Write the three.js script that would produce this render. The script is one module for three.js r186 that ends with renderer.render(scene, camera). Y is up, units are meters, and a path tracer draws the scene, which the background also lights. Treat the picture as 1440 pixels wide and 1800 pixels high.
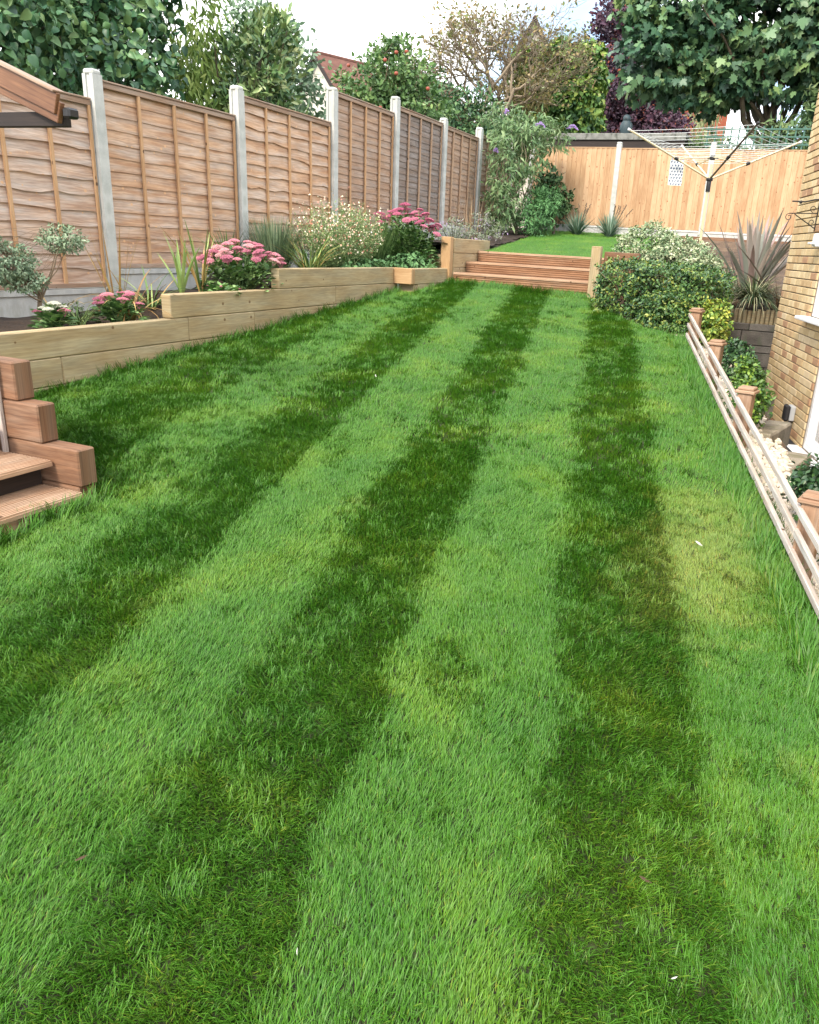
import * as THREE from 'three';
import { mergeGeometries } from 'three/addons/utils/BufferGeometryUtils.js';
import { createNoise2D, createNoise3D } from 'simplex-noise';

// ---------------------------------------------------------------- camera, sky, sun, exposure
const scene = new THREE.Scene();
const renderer = new THREE.WebGLRenderer({ antialias: true });
renderer.toneMapping = THREE.LinearToneMapping;
renderer.toneMappingExposure = 3.1;
renderer.shadowMap.enabled = true;

const D2R = Math.PI / 180;
const EYE = 1.7;
const camera = new THREE.PerspectiveCamera(67.38, 0.8, 0.05, 400);
camera.position.set(0, EYE, 0);
camera.rotation.set(-19.17 * D2R, 21.92 * D2R, 3.15 * D2R, 'YXZ');
camera.setViewOffset(1440, 1800, -80, 0, 1440, 1800);

function rand(seed) {
  let a = seed >>> 0;
  return () => { a |= 0; a = a + 0x6D2B79F5 | 0; let t = Math.imul(a ^ a >>> 15, 1 | a); t = t + Math.imul(t ^ t >>> 7, 61 | t) ^ t; return ((t ^ t >>> 14) >>> 0) / 4294967296; };
}
const noise2 = createNoise2D(rand(7)), noise3 = createNoise3D(rand(11));
const fbm2 = (x, y, o = 4) => { let s = 0, a = 0.5, f = 1; for (let i = 0; i < o; i++) { s += a * noise2(x * f, y * f); a *= 0.5; f *= 2.03; } return s; };
const fbm3 = (x, y, z, o = 4) => { let s = 0, a = 0.5, f = 1; for (let i = 0; i < o; i++) { s += a * noise3(x * f, y * f, z * f); a *= 0.5; f *= 2.03; } return s; };
const clamp = (x, a, b) => Math.min(b, Math.max(a, x));
const smooth = (a, b, x) => { const t = clamp((x - a) / (b - a), 0, 1); return t * t * (3 - 2 * t); };
const mix = (a, b, t) => a + (b - a) * t;

{ // bright broken cloud over pale blue
  const W = 768, H = 384, data = new Float32Array(W * H * 4);
  for (let j = 0; j < H; j++) for (let i = 0; i < W; i++) {
    const lat = ((j + 0.5) / H - 0.5) * Math.PI, lon = ((i + 0.5) / W) * 2 * Math.PI;
    const x = Math.cos(lat) * Math.cos(lon), y = Math.sin(lat), z = Math.cos(lat) * Math.sin(lon);
    const k = 1 / (Math.max(y, 0) + 0.35);
    const n = fbm3(x * k * 1.25 + 3.1, y * 1.5 + 1.7, z * k * 1.25 - 0.6, 5);
    const c = smooth(-0.28, 0.12, n + 0.1);
    const up = clamp(y, 0, 1);
    const blue = [mix(0.34, 0.16, up), mix(0.46, 0.28, up), mix(0.60, 0.50, up)];
    const v = 1.0 + 0.22 * fbm3(x * k * 2.6, y * 3 + 5, z * k * 2.6, 3);
    const cl = [1.06 * v, 1.06 * v, 1.07 * v];
    const o = (j * W + i) * 4;
    for (let q = 0; q < 3; q++) data[o + q] = y < -0.02 ? 0.25 : mix(blue[q], cl[q], c);
    data[o + 3] = 1;
  }
  const sky = new THREE.DataTexture(data, W, H, THREE.RGBAFormat, THREE.FloatType);
  sky.mapping = THREE.EquirectangularReflectionMapping; sky.magFilter = THREE.LinearFilter; sky.minFilter = THREE.LinearFilter;
  sky.wrapS = THREE.RepeatWrapping; sky.needsUpdate = true;
  scene.background = sky; scene.environment = sky;
}
const sun = new THREE.DirectionalLight(0xfff0dc, 1.5);
sun.position.set(-4.5, 16, 11); sun.target.position.set(-2, 0, -8);
sun.castShadow = true; sun.shadow.radius = 22; sun.shadow.mapSize.set(2048, 2048);
Object.assign(sun.shadow.camera, { left: -26, right: 26, top: 26, bottom: -26, near: 0.5, far: 80 });
scene.add(sun, sun.target);

// ---------------------------------------------------------------- helpers
// garden axes: s metres away from the camera along the long fence, n metres to the left, y up
const P = (s, n, y) => new THREE.Vector3(-n, y, -s);
const used = {};
function numbered(name) { used[name] = (used[name] || 0) + 1; return used[name] === 1 ? name : name + '_' + String(used[name] - 1).padStart(3, '0'); }
function tag(o, label, category, group, kind) { if (label) o.userData.label = label; if (category) o.userData.category = category; if (group) o.userData.group = group; if (kind) o.userData.kind = kind; return o; }
function thing(name, label, category, pos, turn = 0, group, kind) {
  const o = new THREE.Group(); o.name = numbered(name); o.position.copy(pos); o.rotation.y = turn; scene.add(o);
  return tag(o, label, category, group, kind);
}
function mesh(name, geo, mat, parent, pos) {
  const m = new THREE.Mesh(geo, mat); m.name = parent && parent !== scene ? name : numbered(name); m.castShadow = m.receiveShadow = true;
  if (pos) m.position.copy(pos); (parent || scene).add(m); return m;
}
function structure(name, geo, mat) { const m = mesh(name, geo, mat, scene); m.userData.kind = 'structure'; return m; }

// bevelled box, uv in metres with u along the grain axis
function cbox(lx, ly, lz, c = 0.004, grain = -1, uo = 0, vo = 0) {
  const h = [lx / 2, ly / 2, lz / 2]; c = Math.min(c, h[0] * 0.6, h[1] * 0.6, h[2] * 0.6);
  if (grain < 0) grain = lx >= ly && lx >= lz ? 0 : ly >= lz ? 1 : 2;
  const pos = [], uv = [];
  const pt = (sx, sy, sz, ax) => [0, 1, 2].map(k => [sx, sy, sz][k] * (k === ax ? h[k] : h[k] - c));
  const tri = (a, b, d) => { // outward
    const n = [(b[1] - a[1]) * (d[2] - a[2]) - (b[2] - a[2]) * (d[1] - a[1]), (b[2] - a[2]) * (d[0] - a[0]) - (b[0] - a[0]) * (d[2] - a[2]), (b[0] - a[0]) * (d[1] - a[1]) - (b[1] - a[1]) * (d[0] - a[0])];
    if (n[0] * (a[0] + b[0] + d[0]) + n[1] * (a[1] + b[1] + d[1]) + n[2] * (a[2] + b[2] + d[2]) < 0) [b, d] = [d, b];
    const an = n.map(Math.abs), ax = an[0] >= an[1] && an[0] >= an[2] ? 0 : an[1] >= an[2] ? 1 : 2;
    for (const p of [a, b, d]) {
      pos.push(...p);
      if (ax === grain) { const o = [0, 1, 2].filter(k => k !== grain); uv.push(p[o[0]] * 0.25 + uo, p[o[1]] + vo); }
      else { const o = [0, 1, 2].find(k => k !== grain && k !== ax); uv.push(p[grain] + uo, p[o] + vo + ax * 0.31); }
    }
  };
  for (let ax = 0; ax < 3; ax++) for (const sg of [-1, 1]) {
    const [b, d] = [0, 1, 2].filter(k => k !== ax);
    const q = [[-1, -1], [1, -1], [1, 1], [-1, 1]].map(([u, v]) => { const s = [0, 0, 0]; s[ax] = sg; s[b] = u; s[d] = v; return pt(...s, ax); });
    tri(q[0], q[1], q[2]); tri(q[0], q[2], q[3]);
  }
  for (let ax = 0; ax < 3; ax++) { // edges parallel to ax
    const [b, d] = [0, 1, 2].filter(k => k !== ax);
    for (const u of [-1, 1]) for (const v of [-1, 1]) {
      const s0 = [0, 0, 0], s1 = [0, 0, 0]; s0[ax] = -1; s1[ax] = 1; s0[b] = s1[b] = u; s0[d] = s1[d] = v;
      const a = pt(...s0, b), a2 = pt(...s1, b), e = pt(...s0, d), e2 = pt(...s1, d);
      tri(a, a2, e2); tri(a, e2, e);
    }
  }
  for (const x of [-1, 1]) for (const y of [-1, 1]) for (const z of [-1, 1]) tri(pt(x, y, z, 0), pt(x, y, z, 1), pt(x, y, z, 2));
  const g = new THREE.BufferGeometry();
  g.setAttribute('position', new THREE.Float32BufferAttribute(pos, 3)); g.setAttribute('uv', new THREE.Float32BufferAttribute(uv, 2));
  g.computeVertexNormals(); return g;
}
// box given by its extents in garden axes, added to a parent placed (unturned) at parent.position
function gbox(name, mat, parent, s0, s1, n0, n1, y0, y1, c = 0.004, grain = -1, r = null) {
  const g = cbox(Math.abs(n1 - n0), Math.abs(y1 - y0), Math.abs(s1 - s0), c, grain, r ? r() * 3 : 0, r ? r() * 3 : 0);
  const p = P((s0 + s1) / 2, (n0 + n1) / 2, (y0 + y1) / 2); if (parent && parent !== scene) p.sub(parent.position);
  return mesh(name, g, mat, parent, p);
}
// bar between two points
function bar(a, b, w, h, c = 0.003, uo = 0) {
  const d = b.clone().sub(a), L = d.length(), g = cbox(w, h, L, c, 2, uo, uo * 0.37);
  const m = new THREE.Matrix4().lookAt(b, a, new THREE.Vector3(0, 1, 0)).setPosition(a.clone().add(b).multiplyScalar(0.5));
  return g.applyMatrix4(m);
}
// tapered tube through points
function tube(pts, radii, seg = 6, cap = false) {
  const n = pts.length, pos = [], idx = [], uv = []; let up = new THREE.Vector3(0.31, 0.2, 0.93), len = 0;
  for (let i = 0; i < n; i++) {
    const t = (i < n - 1 ? pts[i + 1].clone().sub(pts[i]) : pts[i].clone().sub(pts[i - 1])).normalize();
    if (i) len += pts[i].distanceTo(pts[i - 1]);
    const u = up.clone().sub(t.clone().multiplyScalar(up.dot(t))).normalize(), v = t.clone().cross(u);
    up = u;
    for (let k = 0; k <= seg; k++) { const a = k / seg * Math.PI * 2, r = radii[i]; pos.push(pts[i].x + (u.x * Math.cos(a) + v.x * Math.sin(a)) * r, pts[i].y + (u.y * Math.cos(a) + v.y * Math.sin(a)) * r, pts[i].z + (u.z * Math.cos(a) + v.z * Math.sin(a)) * r); uv.push(len, k / seg * 0.3); }
  }
  for (let i = 0; i < n - 1; i++) for (let k = 0; k < seg; k++) { const a = i * (seg + 1) + k, b = a + seg + 1; idx.push(a, a + 1, b, a + 1, b + 1, b); }
  if (cap) for (const e of [0, n - 1]) { const c = pos.length / 3; pos.push(pts[e].x, pts[e].y, pts[e].z); uv.push(0, 0); for (let k = 0; k < seg; k++) idx.push(c, e * (seg + 1) + k + (e ? 0 : 1), e * (seg + 1) + k + (e ? 1 : 0)); }
  const g = new THREE.BufferGeometry(); g.setAttribute('position', new THREE.Float32BufferAttribute(pos, 3)); g.setAttribute('uv', new THREE.Float32BufferAttribute(uv, 2)); g.setIndex(idx); g.computeVertexNormals(); return g;
}
const rod = (a, b, r, seg = 8) => tube([a, b], [r, r], seg, true);
const merge = list => mergeGeometries(list.map(g => { const q = g.index ? g.toNonIndexed() : g; for (const k of Object.keys(q.attributes)) if (!['position', 'normal', 'uv', 'color'].includes(k)) q.deleteAttribute(k); return q; }));
const V = (x, y, z) => new THREE.Vector3(x, y, z);
const project = p => { const q = p.clone().project(camera); return [q.x, q.y, p.distanceTo(camera.position)]; };
camera.updateProjectionMatrix(); camera.updateMatrixWorld(true);
const inFrame = (p, m = 1.05) => { const v = p.clone().applyMatrix4(camera.matrixWorldInverse); if (v.z > -0.05) return false; const q = p.clone().project(camera); return Math.abs(q.x) < m && Math.abs(q.y) < m; };

// ---------------------------------------------------------------- textures
function dataTex(W, H, fn, srgb, sx, sy) {
  const d = new Uint8Array(W * H * 4);
  for (let j = 0; j < H; j++) for (let i = 0; i < W; i++) { const c = fn(i / W, j / H), o = (j * W + i) * 4; d[o] = clamp(c[0], 0, 255); d[o + 1] = clamp(c[1], 0, 255); d[o + 2] = clamp(c[2], 0, 255); d[o + 3] = 255; }
  const t = new THREE.DataTexture(d, W, H, THREE.RGBAFormat); t.magFilter = THREE.LinearFilter; t.minFilter = THREE.LinearMipmapLinearFilter; t.generateMipmaps = true;
  t.wrapS = t.wrapT = THREE.MirroredRepeatWrapping; if (srgb) t.colorSpace = THREE.SRGBColorSpace; t.repeat.set(1 / sx, 1 / sy); t.needsUpdate = true; return t;
}
// wood: size in metres, light and dark colour of the grain, knots, weathered grey
function woodMat(seed, { w = 1.8, h = 0.6, a, b, knot = [70, 45, 25], knots = 8, ring = 55, grey = null, greyness = 0, rough = 0.75, bump = 0.0012, streak = 1 }) {
  const r = rand(seed), kn = []; for (let i = 0; i < knots; i++) kn.push([r() * w, r() * h, 0.006 + 0.011 * r()]);
  const ox = r() * 100, W = 768, H = 256;
  const val = (fu, fv) => {
    const u = fu * w; let v = fv * h, dark = 0;
    for (const [ku, kv, kr] of kn) { const du = (u - ku) * 0.55, dv = v - kv, d2 = du * du + dv * dv; v += dv / (Math.abs(dv) + 0.004) * kr * 0.9 * Math.exp(-d2 / (kr * kr * 9)); const dd = Math.sqrt((u - ku) * (u - ku) * 0.8 + dv * dv); dark = Math.max(dark, 1 - smooth(kr * 0.55, kr * 1.15, dd)); }
    const wob = 0.035 * fbm2(u * 0.9 + ox, v * 3, 3);
    const g = 0.5 + 0.5 * Math.sin((v + wob) * ring * 6.28 + 3 * fbm2(u * 0.6 + ox, v * 9, 2));
    const f = fbm2(u * 5 + ox, v * 130, 3);
    return [clamp(0.2 * g + 0.36 + 0.5 * f * streak + 0.5 * fbm2(u * 1.3 + ox, v * 6 + 4, 3) + 0.25 * fbm2(u * 0.8 + ox, v * 40, 2), 0, 1), dark, u, v];
  };
  const map = dataTex(W, H, (fu, fv) => {
    const [g, k, u, v] = val(fu, fv); let c = [0, 1, 2].map(q => mix(a[q], b[q], g));
    if (grey) { const w2 = clamp(greyness + 0.75 * fbm2(u * 1.1 + ox + 9, v * 7 + 2, 4), 0, 0.95); c = c.map((x, q) => mix(x, grey[q] * (0.82 + 0.3 * (1 - g)), w2)); }
    return c.map((x, q) => mix(x, knot[q], k * 0.8));
  }, true, w, h);
  return new THREE.MeshStandardMaterial({ map, color: new THREE.Color(0.95, 0.95, 0.95), bumpMap: map, bumpScale: bump, roughness: rough });
}
function stoneMat(seed, { a, b, stain = null, scale = 1, size = 1.2, rough = 0.9, bump = 0.002, speck = 0.5 }) {
  const ox = seed * 13.7, f = (u, v) => fbm2(u * 90 * scale + ox, v * 90 * scale, 3);
  const map = dataTex(384, 384, (fu, fv) => { const u = fu * size, v = fv * size; const t = clamp(0.5 + speck * f(u, v) + 0.7 * fbm2(u * 5 * scale + ox, v * 5 * scale, 4), 0, 1); let c = [0, 1, 2].map(q => mix(a[q], b[q], t)); if (stain) { const w = smooth(0.1, 0.5, fbm2(u * 7 + ox + 4, v * 2.2, 4)); c = c.map((x, q) => mix(x, stain[q], w * 0.6)); } return c; }, true, size, size);
  return new THREE.MeshStandardMaterial({ map, color: new THREE.Color(0.84, 0.84, 0.84), bumpMap: map, bumpScale: bump, roughness: rough });
}
const plain = (c, rough = 0.6, metal = 0, more = {}) => new THREE.MeshStandardMaterial({ color: new THREE.Color(...c), roughness: rough, metalness: metal, ...more });
const leafMat = (rough = 0.85, tr = 0.3) => new THREE.MeshPhysicalMaterial({ color: 0xffffff, roughness: rough, transmission: tr, thickness: 0, side: THREE.DoubleSide });
const glossLeaf = (rough = 0.45) => new THREE.MeshStandardMaterial({ color: 0xffffff, roughness: rough, side: THREE.DoubleSide });

const M = {};
M.slatBrown = [1, 2, 3].map(k => woodMat(20 + k, { a: [212, 180, 154], b: [152, 116, 92], grey: [196, 184, 176], greyness: 0.45, knots: 16, h: 0.5, ring: 30, knot: [214, 170, 128] }));
M.slatOrange = [1, 2, 3].map(k => woodMat(30 + k, { a: [214, 176, 142], b: [156, 114, 84], grey: [198, 182, 170], greyness: 0.36, knots: 18, h: 0.5, ring: 30, knot: [222, 178, 132] }));
M.slatDark = [1, 2].map(k => woodMat(40 + k, { a: [182, 150, 124], b: [142, 112, 90], grey: [170, 156, 146], greyness: 0.3, knots: 5, h: 0.5, ring: 30 }));
M.slatGrey = [1, 2].map(k => woodMat(50 + k, { a: [142, 122, 106], b: [112, 94, 82], grey: [142, 134, 130], greyness: 0.5, knots: 4, h: 0.5, ring: 30 }));
M.batten = [1, 2].map(k => woodMat(60 + k, { a: [206, 168, 128], b: [176, 134, 94], knots: 4, h: 0.2, ring: 60 }));
M.battenPale = woodMat(64, { a: [196, 166, 138], b: [162, 130, 104], knots: 3, h: 0.2, ring: 60 });
M.capRail = woodMat(66, { a: [170, 138, 112], b: [128, 98, 78], grey: [160, 148, 138], greyness: 0.4, knots: 3, h: 0.2 });
M.pine = [1, 2, 3, 4].map(k => woodMat(70 + k, { a: [202, 170, 134].map(x => x + (k - 2) * 6), b: [168, 130, 94].map(x => x + (k - 2) * 6), knots: 20, w: 1.5, h: 0.6, ring: 45, knot: [140, 90, 56] }));
M.sleeper = [1, 2, 3].map(k => woodMat(80 + k, { a: [188, 168, 130], b: [152, 130, 94], grey: [170, 160, 134], greyness: 0.22, knots: 5, w: 2.2, h: 0.5, ring: 34, knot: [104, 76, 46], bump: 0.002 }));
M.sleeperWarm = woodMat(85, { a: [196, 164, 124], b: [166, 130, 90], knots: 3, w: 2, h: 0.5, ring: 30 });
M.sleeperBrown = [1, 2].map(k => woodMat(87 + k, { a: [142, 104, 76], b: [92, 62, 42], grey: [128, 108, 92], greyness: 0.15, knots: 4, w: 1.6, h: 0.5, ring: 34, knot: [80, 50, 32], bump: 0.002 }));
M.deck = [1, 2].map(k => woodMat(90 + k, { a: [190, 158, 130], b: [154, 118, 90], grey: [182, 162, 142], greyness: 0.2, knots: 3, w: 2, h: 0.5, ring: 30 }));
M.riser = [1, 2].map(k => woodMat(94 + k, { a: [168, 128, 96], b: [130, 92, 64], grey: [150, 126, 106], greyness: 0.05, knots: 3, w: 2, h: 0.5, ring: 30 }));
M.rail = [1, 2].map(k => woodMat(97 + k, { a: [198, 182, 168], b: [160, 142, 128], grey: [190, 186, 182], greyness: 0.55, knots: 3, w: 1.6, h: 0.3, ring: 50 }));
M.railPost = woodMat(99, { a: [176, 144, 116], b: [140, 106, 82], grey: [168, 154, 140], greyness: 0.1, knots: 2, w: 1, h: 0.4, ring: 40 });
M.bargeboard = woodMat(101, { a: [136, 96, 66], b: [98, 64, 42], knots: 2, w: 1.5, h: 0.4, ring: 50, rough: 0.55 });
M.darkTimber = woodMat(102, { a: [52, 42, 38], b: [34, 27, 25], knots: 1, w: 1.5, h: 0.4 });
M.log = [1, 2].map(k => woodMat(103 + k, { a: [150, 132, 100], b: [104, 88, 64], grey: [120, 118, 98], greyness: 0.4, knots: 1, w: 0.8, h: 0.4 }));
M.concrete = stoneMat(1, { a: [214, 216, 212], b: [184, 188, 184], stain: [184, 188, 180], speck: 0.4 });
M.gravelBoard = stoneMat(2, { a: [220, 221, 217], b: [192, 194, 192], stain: [184, 184, 174], speck: 0.4 });
M.block = [0, 1, 2].map(k => stoneMat(3 + k, { a: [104, 100, 95].map(x => x + k * 7), b: [64, 61, 58].map(x => x + k * 5), stain: [74, 80, 66], bump: 0.006, scale: 0.6 }));
M.kerbStone = stoneMat(7, { a: [176, 166, 148], b: [120, 112, 98], stain: [110, 108, 78], bump: 0.005, scale: 0.7 });
M.mortar = stoneMat(8, { a: [150, 140, 124], b: [118, 108, 94], size: 0.8 });
const brickTones = [[[206, 184, 144], [184, 158, 116]], [[214, 194, 156], [196, 170, 128]], [[198, 172, 132], [176, 144, 104]], [[186, 152, 118], [160, 122, 92]], [[210, 190, 158], [198, 176, 138]], [[168, 130, 100], [142, 106, 80]]];
M.brick = brickTones.map(([a, b], k) => stoneMat(20 + k, { a, b, bump: 0.0025, size: 0.5, speck: 0.7 })); M.brick.forEach(m => m.color.setRGB(1, 1, 0.98));
M.soil = stoneMat(31, { a: [74, 58, 44], b: [36, 27, 21], bump: 0.03, scale: 0.35, speck: 0.8 });
M.litter = stoneMat(32, { a: [128, 104, 80], b: [60, 46, 36], bump: 0.02, scale: 0.5, speck: 0.9 });
M.lawnSoil = stoneMat(33, { a: [60, 74, 30], b: [38, 42, 20], bump: 0.01, scale: 0.6, speck: 0.8 });
M.ground = stoneMat(34, { a: [74, 84, 44], b: [52, 56, 32], bump: 0.01, scale: 0.3 });
M.asphalt = stoneMat(35, { a: [44, 46, 52], b: [26, 27, 31], bump: 0.004 });
M.felt = stoneMat(36, { a: [150, 152, 146], b: [112, 114, 110], stain: [70, 74, 66], bump: 0.003 });
M.white = plain([0.8, 0.81, 0.83], 0.35);
M.glass = new THREE.MeshPhysicalMaterial({ color: 0xffffff, roughness: 0.03, transmission: 1, thickness: 0, ior: 1.5 });
M.dark = plain([0.02, 0.02, 0.022], 0.5);
M.iron = plain([0.025, 0.024, 0.024], 0.5, 0.3);
M.bark = stoneMat(40, { a: [122, 108, 88], b: [76, 64, 50], stain: [96, 104, 76], bump: 0.01, scale: 0.6 });
M.twig = plain([0.2, 0.15, 0.1], 0.9);
M.twigPale = plain([0.3, 0.24, 0.17], 0.9);
M.leaf = leafMat(); M.leafGloss = glossLeaf(); M.leafSoft = glossLeaf(0.7);
M.terracotta = stoneMat(41, { a: [206, 118, 78], b: [180, 94, 60], size: 0.5 });

// ---------------------------------------------------------------- levels
const lawnY = (s, n) => 0.16 + 0.0975 * s - 0.035 * (4.8 - n) + 0.012 * fbm2(s * 0.7, n * 0.7, 2) - 0.09 * smooth(2.5, 3.2, n) * (1 - smooth(2.9, 3.6, s));
const fenceN = s => 0.236 * s - 1.11;               // low picket rail line
const houseN = s => 0.229 * s - 2.16;               // face of the brick house
const lawnRight = s => s < 8.4 ? fenceN(s) + 0.05 : s < 9.9 ? mix(fenceN(8.4) + 0.05, 2.12, smooth(8.3, 10.0, s)) : 2.35;
function inLawn(s, n) {
  if (s > 10.58 || s < -1.2 || n > 6) return false;
  if (n < lawnRight(s)) return false;
  if (s < 2.98 && n > 3.24) return false;
  if (n > (s > 9.4 ? 4.56 : 4.8)) return false;
  return true;
}
const upperY = s => 1.60 + 0.082 * (s - 11.55);
const terraceY = s => Math.min(2.02, 1.06 + 0.17 * (s - 10.3));

function sheet(s0, s1, n0, n1, ds, fy, keep = null, uvScale = 1) {
  const ns = Math.max(1, Math.round((s1 - s0) / ds)), nn = Math.max(1, Math.round((n1 - n0) / ds)), pos = [], uv = [], idx = [];
  for (let i = 0; i <= ns; i++) for (let k = 0; k <= nn; k++) { const s = mix(s0, s1, i / ns), n = mix(n0, n1, k / nn), y = fy(s, n); pos.push(-n, y, -s); uv.push(-n * uvScale, s * uvScale); }
  for (let i = 0; i < ns; i++) for (let k = 0; k < nn; k++) {
    if (keep && !keep(mix(s0, s1, (i + 0.5) / ns), mix(n0, n1, (k + 0.5) / nn))) continue;
    const a = i * (nn + 1) + k, b = a + nn + 1; idx.push(a, a + 1, b, a + 1, b + 1, b);
  }
  const g = new THREE.BufferGeometry(); g.setAttribute('position', new THREE.Float32BufferAttribute(pos, 3)); g.setAttribute('uv', new THREE.Float32BufferAttribute(uv, 2)); g.setIndex(idx); g.computeVertexNormals();
  if (g.attributes.normal.getY(0) < 0) { const ix = g.index.array; for (let i = 0; i < ix.length; i += 3) [ix[i], ix[i + 1]] = [ix[i + 1], ix[i]]; g.computeVertexNormals(); }
  return g;
}
const pit = (s, n) => { const inside = smooth(-0.6, 0.0, fenceN(s) + 0.35 - n) * (s > 10.35 ? 0 : 1); return inside; };
structure('ground', sheet(-60, 160, -90, 90, 1.25, (s, n) => {
  const base = -0.35 + 0.0975 * clamp(s, -6, 22) - 0.02 * clamp(4.8 - n, -10, 10);
  return mix(base, -0.9, pit(s, n)) - 0.0;
}), M.ground);
structure('lawn', sheet(-1.2, 10.6, -1.5, 4.85, 0.1, lawnY, (s, n) => n > lawnRight(s) - 0.05 && !(n > 4.62 && s > 9.4)), M.lawnSoil);
structure('upper_lawn', sheet(11.7, 17.5, 2.1, 5.6, 0.25, (s, n) => upperY(s) - 0.012 * (5 - n)), M.lawnSoil);
structure('terrace_soil', sheet(10.32, 17.52, -3.5, 2.3, 0.2, (s, n) => terraceY(s) + 0.03 * fbm2(s * 2, n * 2, 3)), M.litter);
structure('hedge_soil', sheet(8.5, 10.9, 0.1, 2.4, 0.1, (s, n) => lawnY(s, Math.max(n, 1)) - 0.02 + 0.03 * fbm2(s * 3, n * 3, 3), (s, n) => n < lawnRight(s) + 0.12 && n > fenceN(Math.min(s, 10)) - 0.1), M.litter);
structure('bed_soil', (() => {
  const lev = (s, n) => 0.93 + 0.17 * smooth(5.3, 6.1, s) + 0.19 * smooth(6.85, 7.4, s) + 0.03 * fbm2(s * 3, n * 3, 3);
  return merge([sheet(2.9, 5.24, 4.88, 6.0, 0.1, lev), sheet(5.24, 6.86, 4.88, 6.0, 0.1, lev), sheet(6.86, 10.45, 4.62, 6.0, 0.1, lev, (s, n) => n > 4.88 || s > 9.4), sheet(10.46, 17.5, 4.56, 6.0, 0.15, (s, n) => s < 12 ? 1.72 + 0.03 * fbm2(s * 3, n * 3, 3) : Math.max(1.72, upperY(s) + 0.03) + 0.03 * fbm2(s * 3, n * 3, 3), (s, n) => s < 12.1 || n > 4.55 + 0.12 * (s - 12))]);
})(), M.soil);

// ---------------------------------------------------------------- overlap fence on the left
function slatGeo(L, h, r, wav, lap) {
  const N = 12, pos = [], uv = [], idx = [], uo = r() * 4, vo = r() * 3, ph = r() * 20;
  for (let i = 0; i <= N; i++) {
    const x = i / N * L, w = wav * (fbm2(x * 1.6 + ph, ph, 2) + 0.35 * noise2(x * 5 + ph, 3));
    const row = [[h / 2, 0.000], [-h / 2 + w, lap], [-h / 2 + w, lap - 0.008]];
    for (const [y, z] of row) { pos.push(x, y, z); uv.push(x + uo, y + vo + (z < 0.01 ? 0.02 : 0)); }
  }
  for (let i = 0; i < N; i++) for (let k = 0; k < 2; k++) { const a = i * 3 + k, b = a + 3; idx.push(a, a + 1, b, a + 1, b + 1, b); }
  const g = new THREE.BufferGeometry(); g.setAttribute('position', new THREE.Float32BufferAttribute(pos, 3)); g.setAttribute('uv', new THREE.Float32BufferAttribute(uv, 2)); g.setIndex(idx);
  const f = g.toNonIndexed(); f.computeVertexNormals(); return f;
}
const postS = [3.84, 5.78, 7.79, 9.78, 11.59, 13.41, 15.10, 16.95];
const panelSpec = [ // top, slats, slat set, batten, waviness, intermediate battens
  [2.75, 12, M.slatBrown, M.batten[0], 0.026, 3], [2.92, 13, M.slatOrange, M.batten[1], 0.006, 3], [3.14, 12, M.slatOrange, M.batten[0], 0.03, 3], [3.53, 16, M.slatDark, M.batten[1], 0.004, 3],
  [3.65, 17, M.slatGrey, M.battenPale, 0.006, 3], [3.64, 16, M.slatDark, M.battenPale, 0.006, 3], [3.72, 16, M.slatBrown, M.battenPale, 0.006, 3]];
const postTop = [2.80, 2.97, 3.20, 3.54, 3.74, 3.72, 3.81, 3.86];
const panelWords = ['weathered brown overlap fence panel at the left edge behind the clipped shrub', 'smooth orange brown overlap fence panel behind the dried iris leaves', 'wavy edged orange overlap fence panel behind the lavender bush', 'flat dark brown overlap fence panel behind the cream flowered bush',
  'grey weathered overlap fence panel above the far pink sedum', 'grey brown overlap fence panel nearest the garden corner shrubs', 'overlap fence panel half hidden by the purple flowered bush in the corner'];
const bedLevel = s => s < 5.3 ? 0.9 : s < 6.85 ? 1.1 : s < 10.5 ? 1.3 : 1.7;
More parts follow.
